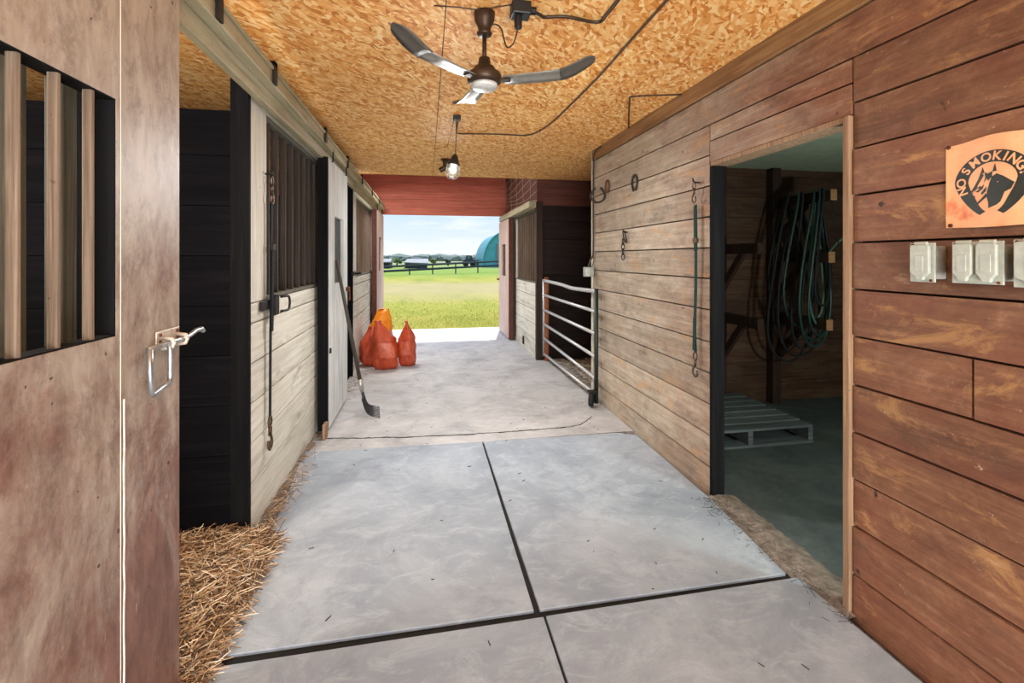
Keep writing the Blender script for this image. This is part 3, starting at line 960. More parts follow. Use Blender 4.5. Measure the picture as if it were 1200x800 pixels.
m = MB(); m.tube([(.23, 3.47, 2.40), (.225, 3.53, 2.36), (.24, 3.75, 2.40), (.27, 3.92, zc), (.42, 3.90, zc), (.62, 3.88, zc), (.84, 3.87, zc), (.92, 3.72, zc), (.962, 3.42, zc), (.975, 3.0, zc), (.983, 2.56, zc), (.972, 2.1, zc), (.966, 1.75, zc), (.955, 1.2, zc), (.95, .4, zc)], .0058, 8, smooth=5)
o = m.build('cable', 'cable', smooth=True); tag(recenter(o), 'long brown cable across the ceiling from the hanging jar lamp', 'cable')
m = MB(); m.tube([(1.61, 3.50, zc), (1.46, 3.17, zc), (1.31, 2.83, zc), (1.325, 2.81, zc), (1.45, 2.77, zc), (1.615, 2.72, zc)], .0055, 8)
o = m.build('cable', 'cable', smooth=True); tag(recenter(o), 'short bent cable on the ceiling close to the long board wall', 'cable')
m = MB(); m.tube([(.03, 1.955, zc + .003), (.13, 1.95, zc + .003), (.22, 1.955, zc + .003), (.345, 1.89, zc + .003)], .0028, 6)
o = m.build('cable', 'cable', smooth=True); tag(recenter(o), 'thin wire along the ceiling behind the fan canopy', 'cable')

# hanging jar lamp
LX, LY = .222, 3.46
lp = thing('hanging_lamp', 'small dark-capped jar lamp hanging on cords below the ceiling', 'lamp', (LX, LY, ZC))
m = MB(); m.box(LX - .028, LX + .028, LY - .03, LY + .03, 2.405, ZC); m.build('ceiling_box', 'blackplastic', lp, bevel=.004)
m = MB(); m.tube([(LX - .004, LY, 2.41), (LX - .006, LY, 2.28), (LX - .012, LY, 2.14)], .0032, 6, smooth=4); m.build('cord', 'blackplastic', lp)
m = MB(); m.tube([(LX - .02, LY, 2.41), (LX - .045, LY, 2.31), (LX - .07, LY, 2.21)], .0022, 6, smooth=4); m.build('pull_cord', 'cable', lp)
ax = Matrix.Rotation(math.radians(9), 4, 'Y')
cx = Vector((LX - .014, LY, 2.135))
def loc(p): return cx + ax @ Vector(p)
m = MB(); m.lathe([(.008, .02), (.016, .012), (.022, 0), (.040, -.045), (.048, -.058), (.046, -.062), (.01, -.062)], cx, 24, ax); m.build('lamp_cap', 'blackplastic', lp, smooth=True)
m = MB(); m.lathe([(.040, -.063), (.043, -.09), (.042, -.125), (.030, -.15), (.008, -.158)], cx, 24, ax); gl = m.build('glass_jar', 'glass', lp, smooth=True)
m = MB(); m.lathe([(.006, -.066), (.014, -.075), (.02, -.10), (.015, -.118), (.004, -.126)], cx, 16, ax); m.build('bulb', 'bulb', lp, smooth=True)
m = MB()
for k in range(6):
    t = k * PI / 3
    m.tube([loc((.047 * math.cos(t), .047 * math.sin(t), -.06)), loc((.05 * math.cos(t), .05 * math.sin(t), -.13)), loc((.03 * math.cos(t), .03 * math.sin(t), -.166)), loc((0, 0, -.17))], .002, 5)
for z, r in ((-.09, .05), (-.128, .05)):
    m.tube([loc((r * math.cos(k * PI / 10), r * math.sin(k * PI / 10), z)) for k in range(20)], .002, 5, closed=True)
m.build('wire_guard', 'gatepipe', lp)
# lamp holder further in
hx, hy = .20, 5.0
lp = thing('lamp_holder', 'empty dark lamp holder on the ceiling behind the jar lamp', 'lamp holder', (hx, hy, ZC))
m = MB(); m.lathe([(.05, ZC), (.055, ZC - .012), (.03, ZC - .025)], (hx, hy, 0), 18); m.build('base', 'fan_dark', lp)
m = MB(); m.cyl((hx, hy, ZC - .02), (hx, hy, ZC - .09), .03, 16, .026); m.cyl((hx, hy, ZC - .085), (hx - .06, hy, ZC - .125), .028, 14); m.build('socket', 'fan_dark', lp, bevel=.003)

# ================================================================= THINGS ON THE LONG WALL
def wp(u, v, w):    # wall frame seen from the aisle: u to the right (-Y), v up, w out of the wall
    return (XR - w, -u, v)
def shoe_outline(rx, ry, a0, a1, n, low=1.18):
    out = []
    for i in range(n + 1):
        a = math.radians(a0 + (a1 - a0) * i / n)
        x, y = rx * math.cos(a), ry * math.sin(a)
        if y < 0:
            y *= low; x *= 1 - .22 * min(1, -y / ry)
        out.append((x, y))
    return out
def horseshoe(name, label, cat, yc, zc, frame):
    m = MB()
    o1 = shoe_outline(.055, .068, -62, 242, 28); i1 = shoe_outline(.037, .05, -66, 246, 28)
    m.band(o1, i1, frame, .009)
    return tag(recenter(m.build(name, 'iron', bevel=.002)), label, cat)
# plain horseshoe nailed flat, open end down
def fr(yc, zc):
    return lambda x, y, z: (XR - .004 - z, yc - x, zc + y)
sh = horseshoe('horseshoe', 'dark horseshoe nailed flat high on the grey boards', 'horseshoe', 3.41, 1.975, fr(3.41, 1.975))
# horseshoe hook: one shoe on the wall, another welded out from it as a cradle
hk = thing('horseshoe_hook', 'tack hook of two welded horseshoes at the end of the long wall', 'hook', (XR, 4.0, 2.0))
m = MB(); m.band(shoe_outline(.05, .062, -62, 242, 26), shoe_outline(.034, .046, -66, 246, 26), fr(3.97, 2.03), .009); m.build('wall_shoe', 'rust', hk, bevel=.002)
def fr2(x, y, z):  # cradle stands out of the wall, open upwards
    return (XR - .075 + x * .95 * 1.0, 4.02 + z - x * .5, 1.955 - y)
m = MB(); m.band(shoe_outline(.07, .075, -62, 242, 26), shoe_outline(.052, .056, -66, 246, 26), fr2, .014); m.build('cradle_shoe', 'iron', hk, bevel=.002)
# snap chain
ch = thing('snap_chain', 'short chain with a snap hanging on the grey boards', 'chain', (XR, 3.57, 1.6))
m = MB(); m.cyl((XR, 3.565, 1.59), (XR - .035, 3.565, 1.595), .006, 8); m.build('nail', 'iron', ch)
m = MB(); m.tube([(XR - .02 - .012 * math.sin(a), 3.565 + .022 * math.cos(a), 1.555 + .05 * math.sin(a)) for a in [k * PI / 9 for k in range(18)]], .0055, 8, closed=True); m.build('snap', 'iron', ch, smooth=True)
for i in range(4):
    zc_ = 1.515 - i * .042
    pl = i % 2
    m = MB(); m.tube([(XR - .02 + (.013 * math.cos(a) if pl else .0), 3.60 + (0 if pl else .013 * math.cos(a)), zc_ + .027 * math.sin(a)) for a in [k * PI / 8 for k in range(16)]], .004, 7, closed=True); m.build('link', 'iron', ch, smooth=True)
# lead straps
def snap_hook(m, x, y, z, s=1.0):
    m.tube([(x, y + .014 * s * math.cos(a), z + .016 * s * math.sin(a)) for a in [k * PI / 8 for k in range(16)]], .0035 * s, 7, closed=True)
    m.cyl((x, y, z - .014 * s), (x, y, z - .045 * s), .006 * s, 8)
    m.tube([(x, y, z - .043 * s), (x, y + .014 * s, z - .055 * s), (x, y + .016 * s, z - .078 * s), (x, y, z - .09 * s), (x, y - .014 * s, z - .078 * s), (x, y - .012 * s, z - .058 * s)], .0042 * s, 7, smooth=3)
st = thing('lead_strap', 'dark green webbing lead strap hanging beside the store room doorway', 'lead strap', (XR, 2.53, 1.83))
m = MB(); m.tube([(XR, 2.535, 1.835), (XR - .03, 2.535, 1.835), (XR - .045, 2.535, 1.845), (XR - .045, 2.535, 1.86)], .005, 8); m.build('wall_hook', 'iron', st)
m = MB(); snap_hook(m, XR - .04, 2.532, 1.815, 1.15); m.build('top_snap', 'brass', st, smooth=True)
m = MB()
pts = [(XR - .03, 2.532, 1.70), (XR - .028, 2.53, 1.5), (XR - .027, 2.535, 1.2), (XR - .025, 2.548, .93), (XR - .022, 2.545, .80)]
for k, w in ((0, .025),):
    for a, b in zip(pts, pts[1:]):
        m.beam(a, b, .0045, .025, up=(0, 1, 0))
m.beam((XR - .033, 2.533, 1.69), (XR - .033, 2.53, 1.42), .005, .024, up=(0, 1, 0))
m.beam((XR - .031, 2.54, 1.02), (XR - .031, 2.548, .82), .005, .024, up=(0, 1, 0))
m.build('webbing', 'strap', st)
m = MB(); m.box(XR - .04, XR - .018, 2.515, 2.55, 1.47, 1.50); m.build('buckle', 'brass', st, bevel=.003)
m = MB(); snap_hook(m, XR - .024, 2.545, .785, 1.4); m.build('bottom_snap', 'brass', st, smooth=True)

# outlet hanging on a cable at the wall end
ou = thing('outlet_box', 'small pale outlet box hanging on a cable at the end of the long wall', 'outlet', (1.57, 4.33, 1.22))
m = MB(); m.box(1.52, 1.612, 4.29, 4.35, 1.195, 1.29); m.build('box', 'platebase', ou, bevel=.005)
m = MB(); m.box(1.522, 1.568, 4.278, 4.2895, 1.2, 1.285); m.build('cover', 'plate', ou, bevel=.003)
m = MB()
m.tube([(1.612, 4.10, 2.425), (1.612, 4.22, 2.42), (1.612, 4.29, 2.39), (1.612, 4.305, 2.30), (1.610, 4.31, 1.9), (1.612, 4.31, 1.62), (1.61, 4.315, 1.42), (1.585, 4.32, 1.35), (1.565, 4.325, 1.29)], .0085, 8, smooth=4)
m.tube([(1.611, 4.312, 1.43), (1.613, 4.30, 1.36), (1.600, 4.32, 1.285)], .004, 7, smooth=4)
m.build('cable', 'fan_dark', ou, smooth=True)

# grey outdoor outlet boxes
def outlet(label, y0, y1, z0, z1, gangs):
    t = thing('outlet_box', label, 'outlet', (XR, (y0 + y1) / 2, (z0 + z1) / 2), 'outlet boxes under the sign')
    m = MB(); m.box(XR - .046, XR, y0, y1, z0 + .01, z1 - .01)
    m.build('box', 'platebase', t, bevel=.004)
    m = MB(); m.box(XR - .052, XR - .046, y0 - .004, y1 + .004, z0, z1); m.build('back_plate', 'plate', t, bevel=.002)
    w = (y1 - y0) / gangs
    for k in range(gangs):
        a = y0 + w * k + .005; b = a + w - .010
        yc = (a + b) / 2
        m = MB()
        c0 = .012
        poly = [(a, z0 + .03), (a + c0 * .6, z0 + .022), (yc - .014, z0 + .018), (yc - .01, z0 + .006), (yc + .01, z0 + .006), (yc + .014, z0 + .018), (b - c0 * .6, z0 + .022), (b, z0 + .03), (b, z1 - .012), (b - .006, z1 - .006), (a + .006, z1 - .006), (a, z1 - .012)]
        m.prism(poly, lambda x, y, z: (XR - .0525 - z, x, y), .013)
        lid = m.build('cover_flap', 'plate', t, bevel=.003)
        m = MB(); m.cyl((XR - .056, yc - .018, z1 - .002), (XR - .056, yc + .018, z1 - .002), .006, 10); m.build('hinge', 'plate', lid)
        m = MB(); m.box(XR - .067, XR - .0645, yc - .013, yc + .013, z0 + .035, z0 + .085); m.build('raised_panel', 'plate', lid, bevel=.002)
    for ys_, zs_ in ((y0 + .006, z0 + .006), (y1 - .006, z1 - .006)):
        m = MB(); m.cyl((XR - .053, ys_, zs_), (XR - .056, ys_, zs_), .004, 8); m.build('screw', 'rust', t)
    return t
outlet('single-flap grey outlet box under the sign, nearest the doorway', 1.188, 1.256, 1.302, 1.428, 1)
outlet('double-flap grey outlet box under the no smoking sign', 1.012, 1.132, 1.304, 1.428, 2)
outlet('grey outlet box cut off by the picture edge', .90, .983, 1.30, 1.43, 1)

# ---- sign
SY, SZ, SW, SH = 1.064, 1.6035, .125, .131
sg = thing('no_smoking_sign', 'faded orange sign with a horse head in a dark horseshoe reading NO SMOKING!', 'sign', (XR, SY, SZ - SH))
def sf(x, y, z):
    return (XR - .006 - z - (.006 * math.sin(x * 22 + .6) if True else 0), SY - x, SZ + y)
m = MB(); nx = 16
vs = []; fs = []
for i in range(nx + 1):
    x = -SW + 2 * SW * i / nx
    for y in (-SH, SH):
        yy = y + (.004 * math.cos(x * 30) if y > 0 else -.002 * math.cos(x * 20))
        vs.append(sf(x, yy, 0)); vs.append(sf(x, yy, .0012))
for i in range(nx):
    a = i * 4
    fs += [(a, a + 4, a + 6, a + 2), (a + 1, a + 3, a + 7, a + 5), (a, a + 1, a + 5, a + 4), (a + 2, a + 6, a + 7, a + 3)]
fs += [(0, 2, 3, 1), (nx * 4, nx * 4 + 1, nx * 4 + 3, nx * 4 + 2)]
m.add(vs, fs)
m.build('panel', 'sign', sg)
K = .1 / 265.0
def zp(px, py):
    return ((px - 432) * K, -(py - 425) * K)
m = MB()
oo = shoe_outline(.100, .0875, -67, 247, 44, 1.22); ii = shoe_outline(.063, .0535, -72, 252, 44, 1.75)
m.band(oo, ii, lambda x, y, z: sf(x, y + .002, z + .0013), .0006); m.build('horseshoe_print', 'ink', sg)
m = MB()
def poly(pts):
    m.prism([zp(*p) for p in pts], lambda x, y, z: sf(x, y, z + .0013), .0006)
poly([(436, 392), (470, 372), (512, 398), (552, 432), (580, 455), (560, 500), (520, 520), (494, 590), (466, 612), (412, 632), (412, 592), (402, 548), (404, 500), (420, 440)])
poly([(356, 362), (372, 308), (386, 352)]); poly([(440, 356), (458, 294), (470, 352)])
poly([(386, 352), (412, 362), (440, 350), (438, 390), (410, 420), (404, 398), (380, 430), (392, 392)])
poly([(250, 528), (262, 504), (300, 500), (288, 514), (270, 524), (268, 556), (290, 576), (318, 572), (324, 590), (286, 594), (262, 566)])
poly([(360, 345), (380, 372), (352, 420), (318, 470), (290, 500), (276, 504), (312, 448), (340, 398)])
poly([(294, 528), (312, 524), (318, 542), (300, 552)])
poly([(330, 470), (352, 452), (366, 460), (348, 472)])
poly([(326, 586), (366, 548), (398, 512), (404, 540), (372, 566), (332, 600)])
poly([(318, 494), (344, 480), (384, 440), (372, 476), (340, 500)]); poly([(300, 500), (318, 470), (340, 430), (330, 470)]); poly([(360, 508), (400, 462), (396, 496), (366, 524)])
m.build('horse_head_print', 'ink', sg)
# lettering around the shoe
m = MB()
txt = 'NO SMOKING!'
angs = [196, 177, 0, 147, 123, 99, 79, 63, 47, 27, 10]
for chh, a in zip(txt, angs):
    if chh == ' ':
        continue
    cu = bpy.data.curves.new('letter', 'FONT'); cu.body = chh; cu.size = .0355; cu.offset = .0009; cu.align_x = 'CENTER'
    ob = bpy.data.objects.new('letter', cu); COL.objects.link(ob)
    dg = bpy.context.evaluated_depsgraph_get()
    me = ob.evaluated_get(dg).to_mesh()
    ar = math.radians(a); rr = .0585 + .0085
    rx, ry = .0695, .0585
    bx, by = rx * math.cos(ar), ry * math.sin(ar) + .002
    if by < 0: by *= 1.2
    rot = ar - PI / 2
    vs = []
    for v in me.vertices:
        x, y = v.co.x, v.co.y
        X = bx + x * math.cos(rot) - y * math.sin(rot); Y = by + x * math.sin(rot) + y * math.cos(rot)
        vs.append(sf(X, Y, .0026))
    m.add(vs, [tuple(p.vertices) for p in me.polygons])
    ob.evaluated_get(dg).to_mesh_clear()
    bpy.data.objects.remove(ob); bpy.data.curves.remove(cu)
m.build('lettering', 'sign', sg, normals=False)
for x, y in ((-.117, .124), (-.112, -.122), (.117, .122), (.115, -.121)):
    m = MB(); q = sf(x, y, .001); m.lathe([(.006, 0), (.006, .003), (.003, .005)], q, 12, Matrix.Rotation(-PI / 2, 4, 'Y')); m.build('nail_head', 'rivet', sg)

# ================================================================= GATE
gx0, gy0, gx1, gy1 = 1.55, 6.02, 1.562, 4.10
gt = thing('pipe_gate', 'grey six-rail pipe gate on a caster across the dark alcove', 'gate', (1.555, 5.05, 0))
zn = [1.068, .875, .665, .45, .245, .095]; zf = [1.075, .88, .68, .49, .30, .09]
for i in range(6):
    m = MB()
    a = Vector((gx0, gy0, zf[i])); b = Vector((gx1, gy1 + (.02 if i else 0), zn[i]))
    if i == 0:
        m.tube([a, a + (b - a) * .4 + Vector((0, 0, -.005)), a + (b - a) * .62 + Vector((0, 0, -.02)), a + (b - a) * .85 + Vector((0, 0, -.01)), b], .021, 12, smooth=4)
    else:
        m.tube([a, b], .0165, 12)
    m.build('rail', 'gatepipe', gt, smooth=True)
m = MB(); m.cyl((gx1, gy1, .02), (gx1, gy1, 1.09), .020, 14); m.build('upright', 'gategreen', gt, smooth=True, label='dark green end upright')
m = MB(); m.cyl((gx0, gy0, .06), (gx0, gy0, 1.09), .018, 14); m.build('upright', 'gatepipe', gt, smooth=True)
m = MB(); wc = Vector((1.505, 4.08, .062))
m.lathe([(.02, -.02), (.057, -.02), (.062, -.013), (.062, .013), (.057, .02), (.02, .02)], wc, 24, Matrix.Rotation(PI / 2, 4, 'Y') @ Matrix.Rotation(.5, 4, 'X')); wh = m.build('caster_wheel', 'rubber', gt, smooth=True)
m = MB(); m.beam((1.50, 4.125, .05), (1.515, 4.125, .13), .03, .006); m.beam((1.50, 4.075, .05), (1.515, 4.075, .13), .03, .006); m.box(1.485, 1.57, 4.07, 4.13, .125, .14); m.build('caster_fork', 'iron', gt)
m = MB(); m.box(1.565, 1.61, 5.985, 6.058, -.02, 1.12)
o = m.build('gate_post', 'post', bevel=.004); tag(recenter(o), 'short orange-brown post carrying the hinge end of the gate', 'post')

# ================================================================= BIRD NETTING
m = MB()
for i in range(7):
    z0 = 2.20 + i * .095
    pts = []
    for k in range(13):
        t = k / 12
        pts.append((1.478 - .02 * math.sin(PI * t), 8.55 - t * 2.4, z0 + .04 * math.sin(5 * t + i) - .03 * math.sin(PI * t) + t * .01))
    m.tube(pts, .003, 5, smooth=2)
for i in range(5):
    y = 8.5 - i * .5
    m.tube([(1.478, y, 2.2), (1.465, y + .02 * math.sin(i), 2.5), (1.478, y + .03, 2.8)], .0022, 5, smooth=3)
o = m.build('netting', 'net'); stuff(o, 'loose pale bird netting on the dark red boards over the barred front', 'netting')

# ================================================================= LEFT STRAP, FORK, BAGS
st = thing('lead_strap', 'black webbing lead strap hanging down the cream stall front', 'lead strap', (XL, 2.72, 1.85))
x = XL + .03
m = MB(); m.tube([(XL, 2.70, 1.835), (x, 2.70, 1.835), (x + .01, 2.70, 1.85)], .005, 8); m.tube([(x, 2.665, 1.84), (x, 2.735, 1.838)], .004, 8); m.build('wall_hook', 'iron', st)
m = MB(); snap_hook(m, x, 2.71, 1.80, 1.4); m.build('top_snap', 'brass', st, smooth=True)
m = MB()
pts = [(x, 2.712, 1.67), (x - .004, 2.712, 1.3), (x - .008, 2.712, .9), (x - .008, 2.706, .51)]
for a, b in zip(pts, pts[1:]):
    m.beam(a, b, .005, .03, up=(0, 1, 0))
m.beam((x + .006, 2.713, 1.45), (x + .002, 2.706, .98), .005, .032, up=(0, 1, 0))
m.build('webbing', 'strapblack', st)
m = MB(); m.box(x - .006, x + .014, 2.69, 2.735, 1.42, 1.455); m.build('buckle', 'iron', st, bevel=.004)
m = MB(); snap_hook(m, x - .008, 2.706, .49, 1.7); m.build('bottom_snap', 'brass', st, smooth=True)
lt = thing('stall_latch', 'black latch with a ring on the cream stall front beside the strap', 'latch', (XL, 2.78, 1.12))
m = MB(); m.box(XL, XL + .02, 2.60, 2.79, 1.10, 1.15); m.build('latch_bar', 'iron', lt, bevel=.004)
m = MB(); m.box(XL + .022, XL + .05, 2.735, 2.775, 1.065, 1.175); m.build('catch', 'iron', lt, bevel=.004)
m = MB(); m.tube([(XL + .05, 2.80, 1.16), (XL + .07, 2.86, 1.16), (XL + .072, 2.885, 1.14), (XL + .072, 2.885, 1.10), (XL + .07, 2.86, 1.08), (XL + .05, 2.80, 1.08)], .007, 8, smooth=3); m.build('ring', 'iron', lt, smooth=True)
lt = thing('stall_latch', 'black latch on the post of the stall behind the bags', 'latch', (XL, 5.7, 1.2))
m = MB(); m.box(XL, XL + .03, 5.60, 5.76, 1.17, 1.22); m.build('latch_bar', 'iron', lt, bevel=.004)
m = MB(); m.cyl((XL + .03, 5.68, 1.195), (XL + .10, 5.68, 1.20), .014, 10); m.build('knob', 'iron', lt)

fk = thing('manure_fork', 'dark manure fork leaning on the pale grey stall door', 'fork', (-.5, 4.2, 0))
top = Vector((XD + .018, 4.06, 1.36)); nk = Vector((-.565, 4.255, .215))
m = MB(); m.tube([top, top + (nk - top) * .5, nk], [.0135, .0155, .0165], 12); m.build('handle', 'fork_handle', fk, smooth=True)
m = MB(); q = nk - (nk - top).normalized() * .10; m.tube([q, nk + (nk - top).normalized() * .02], [.018, .019], 12); m.build('ferrule', 'chrome', fk, smooth=True)
e0 = Vector((-.425, 4.38, .014)); e1 = Vector((-.392, 4.085, .010))
s0 = nk + Vector((.0, .11, -.06)); s1 = nk + Vector((.02, -.11, -.065))
m = MB(); m.tube([s0, s0 + (s1 - s0) * .5 + Vector((0, 0, .012)), s1], .008, 8, smooth=4); m.tube([nk, nk + Vector((.01, -.005, -.05)), (s0 + s1) / 2], .011, 8); m.build('head_bar', 'fork_metal', fk, smooth=True)
for i in range(9):
    t = i / 8
    a = s0 + (s1 - s0) * t; b = e0 + (e1 - e0) * t
    mid = a + (b - a) * .38 + Vector((-.012, 0, -.055))
    m = MB(); m.tube([a, mid, b], [.0055, .005, .0035], 7, smooth=5); m.build('tine', 'fork_metal', fk, smooth=True)

def bag(label, x, y, h, w, dp, rot, mat, lean=0, printed=True, seed=1, pinch=.12):
    rnd = random.Random(seed)
    t = thing('feed_bag', label, 'bag', (x, y, 0), 'orange bags by the stall front')
    R = Matrix.Rotation(rot, 4, 'Z')
    n, mm = 28, 16
    vs, fs = [], []
    ph = [rnd.uniform(0, 6) for _ in range(6)]
    for j in range(mm + 1):
        v = j / mm
        ww = w / 2 * (.80 + .26 * math.sin(PI * min(1, v * 1.25 + .1))) if v < .6 else w / 2 * (1.06 - (1.06 - pinch * 2) * ((v - .6) / .4) ** 1.05)
        dd = dp / 2 * (.85 + .3 * math.sin(PI * v)) * (1 if v < .55 else 1 - .93 * ((v - .55) / .45) ** 1.15)
        if j == 0:
            ww *= .9; dd *= .86
        for i in range(n):
            a = 2 * PI * i / n
            cx_, sy_ = math.cos(a), math.sin(a)
            px = ww * math.copysign(abs(cx_) ** .75, cx_); py = dd * math.copysign(abs(sy_) ** .8, sy_)
            k = 1 + .10 * math.sin(3 * a + ph[0] + 5 * v) + .08 * math.sin(5 * a - 8 * v + ph[1]) + .045 * math.sin(9 * a + 13 * v + ph[2])
            zz = h * v + .015 * math.sin(2 * a + ph[3]) * v
            p = R @ Vector((px * k + lean * v * v, py * k, zz))
            vs.append((x + p.x, y + p.y, .002 + p.z))
    for j in range(mm):
        for i in range(n):
            l = (i + 1) % n
            fs.append((j * n + i, j * n + l, (j + 1) * n + l, (j + 1) * n + i))
    fs.append(tuple(range(n - 1, -1, -1))); fs.append(tuple(mm * n + k for k in range(n)))
    m = MB(); m.add(vs, fs); m.build('sack', mat, t, smooth=True)
    # crimped seam along the top
    m = MB(); c = R @ Vector((lean, 0, 0)); s = R @ Vector((w * pinch + .012, 0, 0))
    pts = [(x + c.x + s.x * q, y + c.y + s.y * q, h + .004 + .014 * math.sin(q * 5 + ph[4])) for q in (-1, -.5, 0, .5, 1)]
    m.tube(pts, .007, 8, smooth=3); m.build('top_seam', mat, t, smooth=True)
    if printed:
        # printed patch follows the front of the sack
        m = MB(); vs2, fs2 = [], []
        j0, j1, i0, i1 = 4, 9, 19, 24
        for j in range(j0, j1 + 1):
            for i in range(i0, i1 + 1):
                p = Vector(vs[j * n + i]); cc = Vector((x + (R @ Vector((lean * (j / mm) ** 2, 0, 0))).x, y, p.z))
                d = (p - cc); d.z = 0
                p2 = p + d.normalized() * .0025
                vs2.append(tuple(p2))
        nn = i1 - i0 + 1
        for j in range(j1 - j0):
            for i in range(nn - 1):
                a = j * nn + i
                fs2.append((a, a + 1, a + nn + 1, a + nn))
        m.add(vs2, fs2); m.build('printed_patch', 'bagprint', t, smooth=True, normals=False)
    return t
bag('red-orange bag nearest the stall wall, in front of the amber bag', -.715, 6.22, .47, .25, .22, .5, 'bag', .02, False, 3, .14)
bag('plump red-orange bag in the middle of the bags on the floor', -.500, 5.97, .58, .29, .22, .15, 'bag', -.10, True, 5, .1)
bag('red-orange bag with a pointed top at the doorway end of the bags', -.245, 6.10, .55, .21, .20, -.35, 'bag', -.01, True, 8, .03)
bag('amber bag standing behind the red-orange bags', -.63, 6.52, .67, .31, .22, .1, 'bagy', .05, False, 11, .2)

# ================================================================= STORE ROOM CONTENT
def saddle_rack(label, px, yb, arms, ztop, pale=True):
    t = thing('saddle_rack', label, 'saddle rack', (px, yb, 0), 'saddle racks in the store room')
    m = MB(); m.box(px - .045, px + .045, yb - .09, yb, -.02, ztop); m.build('post', 'rack', t, bevel=.004)
    for z, L in arms:
        m = MB(); m.box(px - .03, px + .03, yb - .09 - L, yb - .09, z - .045, z + .045); a = m.build('arm', 'rack', t, bevel=.004)
        if pale:
          m = MB(); m.box(px - .0305, px + .0305, yb - .09 - L - .006, yb - .09 - L, z - .0455, z + .0455); m.build('arm_end', 'endgrain', a, bevel=.002, label='pale sawn arm end')
        m = MB(); m.beam((px, yb - .09, z - .36), (px, yb - .09 - L * .55, z - .045), .04, .06); m.build('brace', 'rack', t, bevel=.003)
    return t
saddle_rack('three-armed saddle rack hung with hoses', 3.30, 3.965, ((1.90, .62), (1.385, .60), (.82, .58)), 2.24)
saddle_rack('two-armed dark saddle rack further into the store room', 2.72, 3.965, ((1.46, .50), (.83, .50)), 2.24, False)
# hoses and ropes looped over the top arm
def loop(m, y, x0, x1, ztop, zbot, r, sag=0, n=18, dy=0):
    pts = []
    w = (x1 - x0) / 2; xc = (x0 + x1) / 2
    for k in range(n):
        a = 2 * PI * k / n
        zz = (ztop + zbot) / 2 + (ztop - zbot) / 2 * math.copysign(abs(math.sin(a)) ** .8, math.sin(a))
        narrow = .22 + .78 * ((ztop - zz) / (ztop - zbot)) ** .8
        pts.append((xc + w * math.cos(a) * narrow * (1 + .06 * math.sin(3 * a + y * 40)), y + dy * math.cos(a) + .012 * math.sin(2 * a), zz))
    m.tube(pts, r, 7, closed=True, smooth=3)
hs = [('dark green hose hung in long loops over the top rack arm', 'hose', [(3.36, 3.10, 3.44, 1.957, .72), (3.42, 3.05, 3.50, 1.957, .62), (3.48, 3.12, 3.54, 1.957, .66), (3.55, 3.02, 3.46, 1.957, .78)], .0115),
      ('black rope coil hung low over the top rack arm', 'hosek', [(3.60, 2.96, 3.62, 1.957, .50), (3.66, 2.92, 3.56, 1.957, .44), (3.72, 3.0, 3.5, 1.957, .9), (3.33, 3.14, 3.40, 1.957, .98), (3.52, 3.08, 3.42, 1.957, .58), (3.45, 3.18, 3.56, 1.957, .84)], .0105)]
for lab, mt, loops, r in hs:
    m = MB()
    for (y, a, b, zt, zb_) in loops:
        loop(m, y, a, b, zt, zb_, r, dy=.04)
    o = m.build('hose' if mt == 'hose' else 'rope', mt, smooth=True); tag(recenter(o), lab, 'hose' if mt == 'hose' else 'rope')
m = MB(); loop(m, 3.40, 3.17, 3.45, 1.957, .80, .0095, dy=.02); loop(m, 3.44, 3.2, 3.42, 1.957, .86, .0095, dy=.02)
o = m.build('hose', 'hosel', smooth=True); tag(recenter(o), 'pale green thin hose looped among the darker hoses', 'hose')
m = MB(); m.tube([(3.3, 3.36, 1.36), (3.42, 3.32, 1.52), (3.52, 3.3, 1.55), (3.55, 3.3, 1.46), (3.48, 3.28, 1.42), (3.55, 3.24, 1.3), (3.6, 3.22, 1.0), (3.62, 3.2, .7)], .009, 7, smooth=5)
o = m.build('hose', 'hosel', smooth=True); tag(recenter(o), 'pale green hose end curling beside the middle rack arm', 'hose')
m = MB(); m.tube([(3.31, 3.29, 1.94), (3.335, 3.27, 1.6), (3.42, 3.22, 1.2), (3.46, 3.2, .9)], .005, 6, smooth=4)
o = m.build('rope', 'hosek', smooth=True); tag(recenter(o), 'thin dark cord hanging off the end of the top rack arm', 'rope')

# pallet
pa = thing('pallet', 'grey wooden pallet on the store room floor', 'pallet', (2.3, 3.45, -.02))
px0, px1, py0, py1 = 1.82, 2.88, 3.02, 3.86
m = MB()
for k in range(7):
    y = py0 + k * (py1 - py0 - .10) / 6
    m.box(px0, px1, y, y + .10, .098, .118)
m.build('deck', 'pallet', pa, bevel=.003)
for xx in (px0, (px0 + px1) / 2 - .02, px1 - .04):
    m = MB(); m.box(xx, xx + .04, py0, py1, .0, .098); m.build('stringer', 'pallet', pa, bevel=.002)
m = MB()
for y in (py0, (py0 + py1) / 2 - .05, py1 - .1):
    m.box(px0, px1, y, y + .10, -.02, 0)
m.build('bottom_boards', 'pallet', pa, bevel=.002)

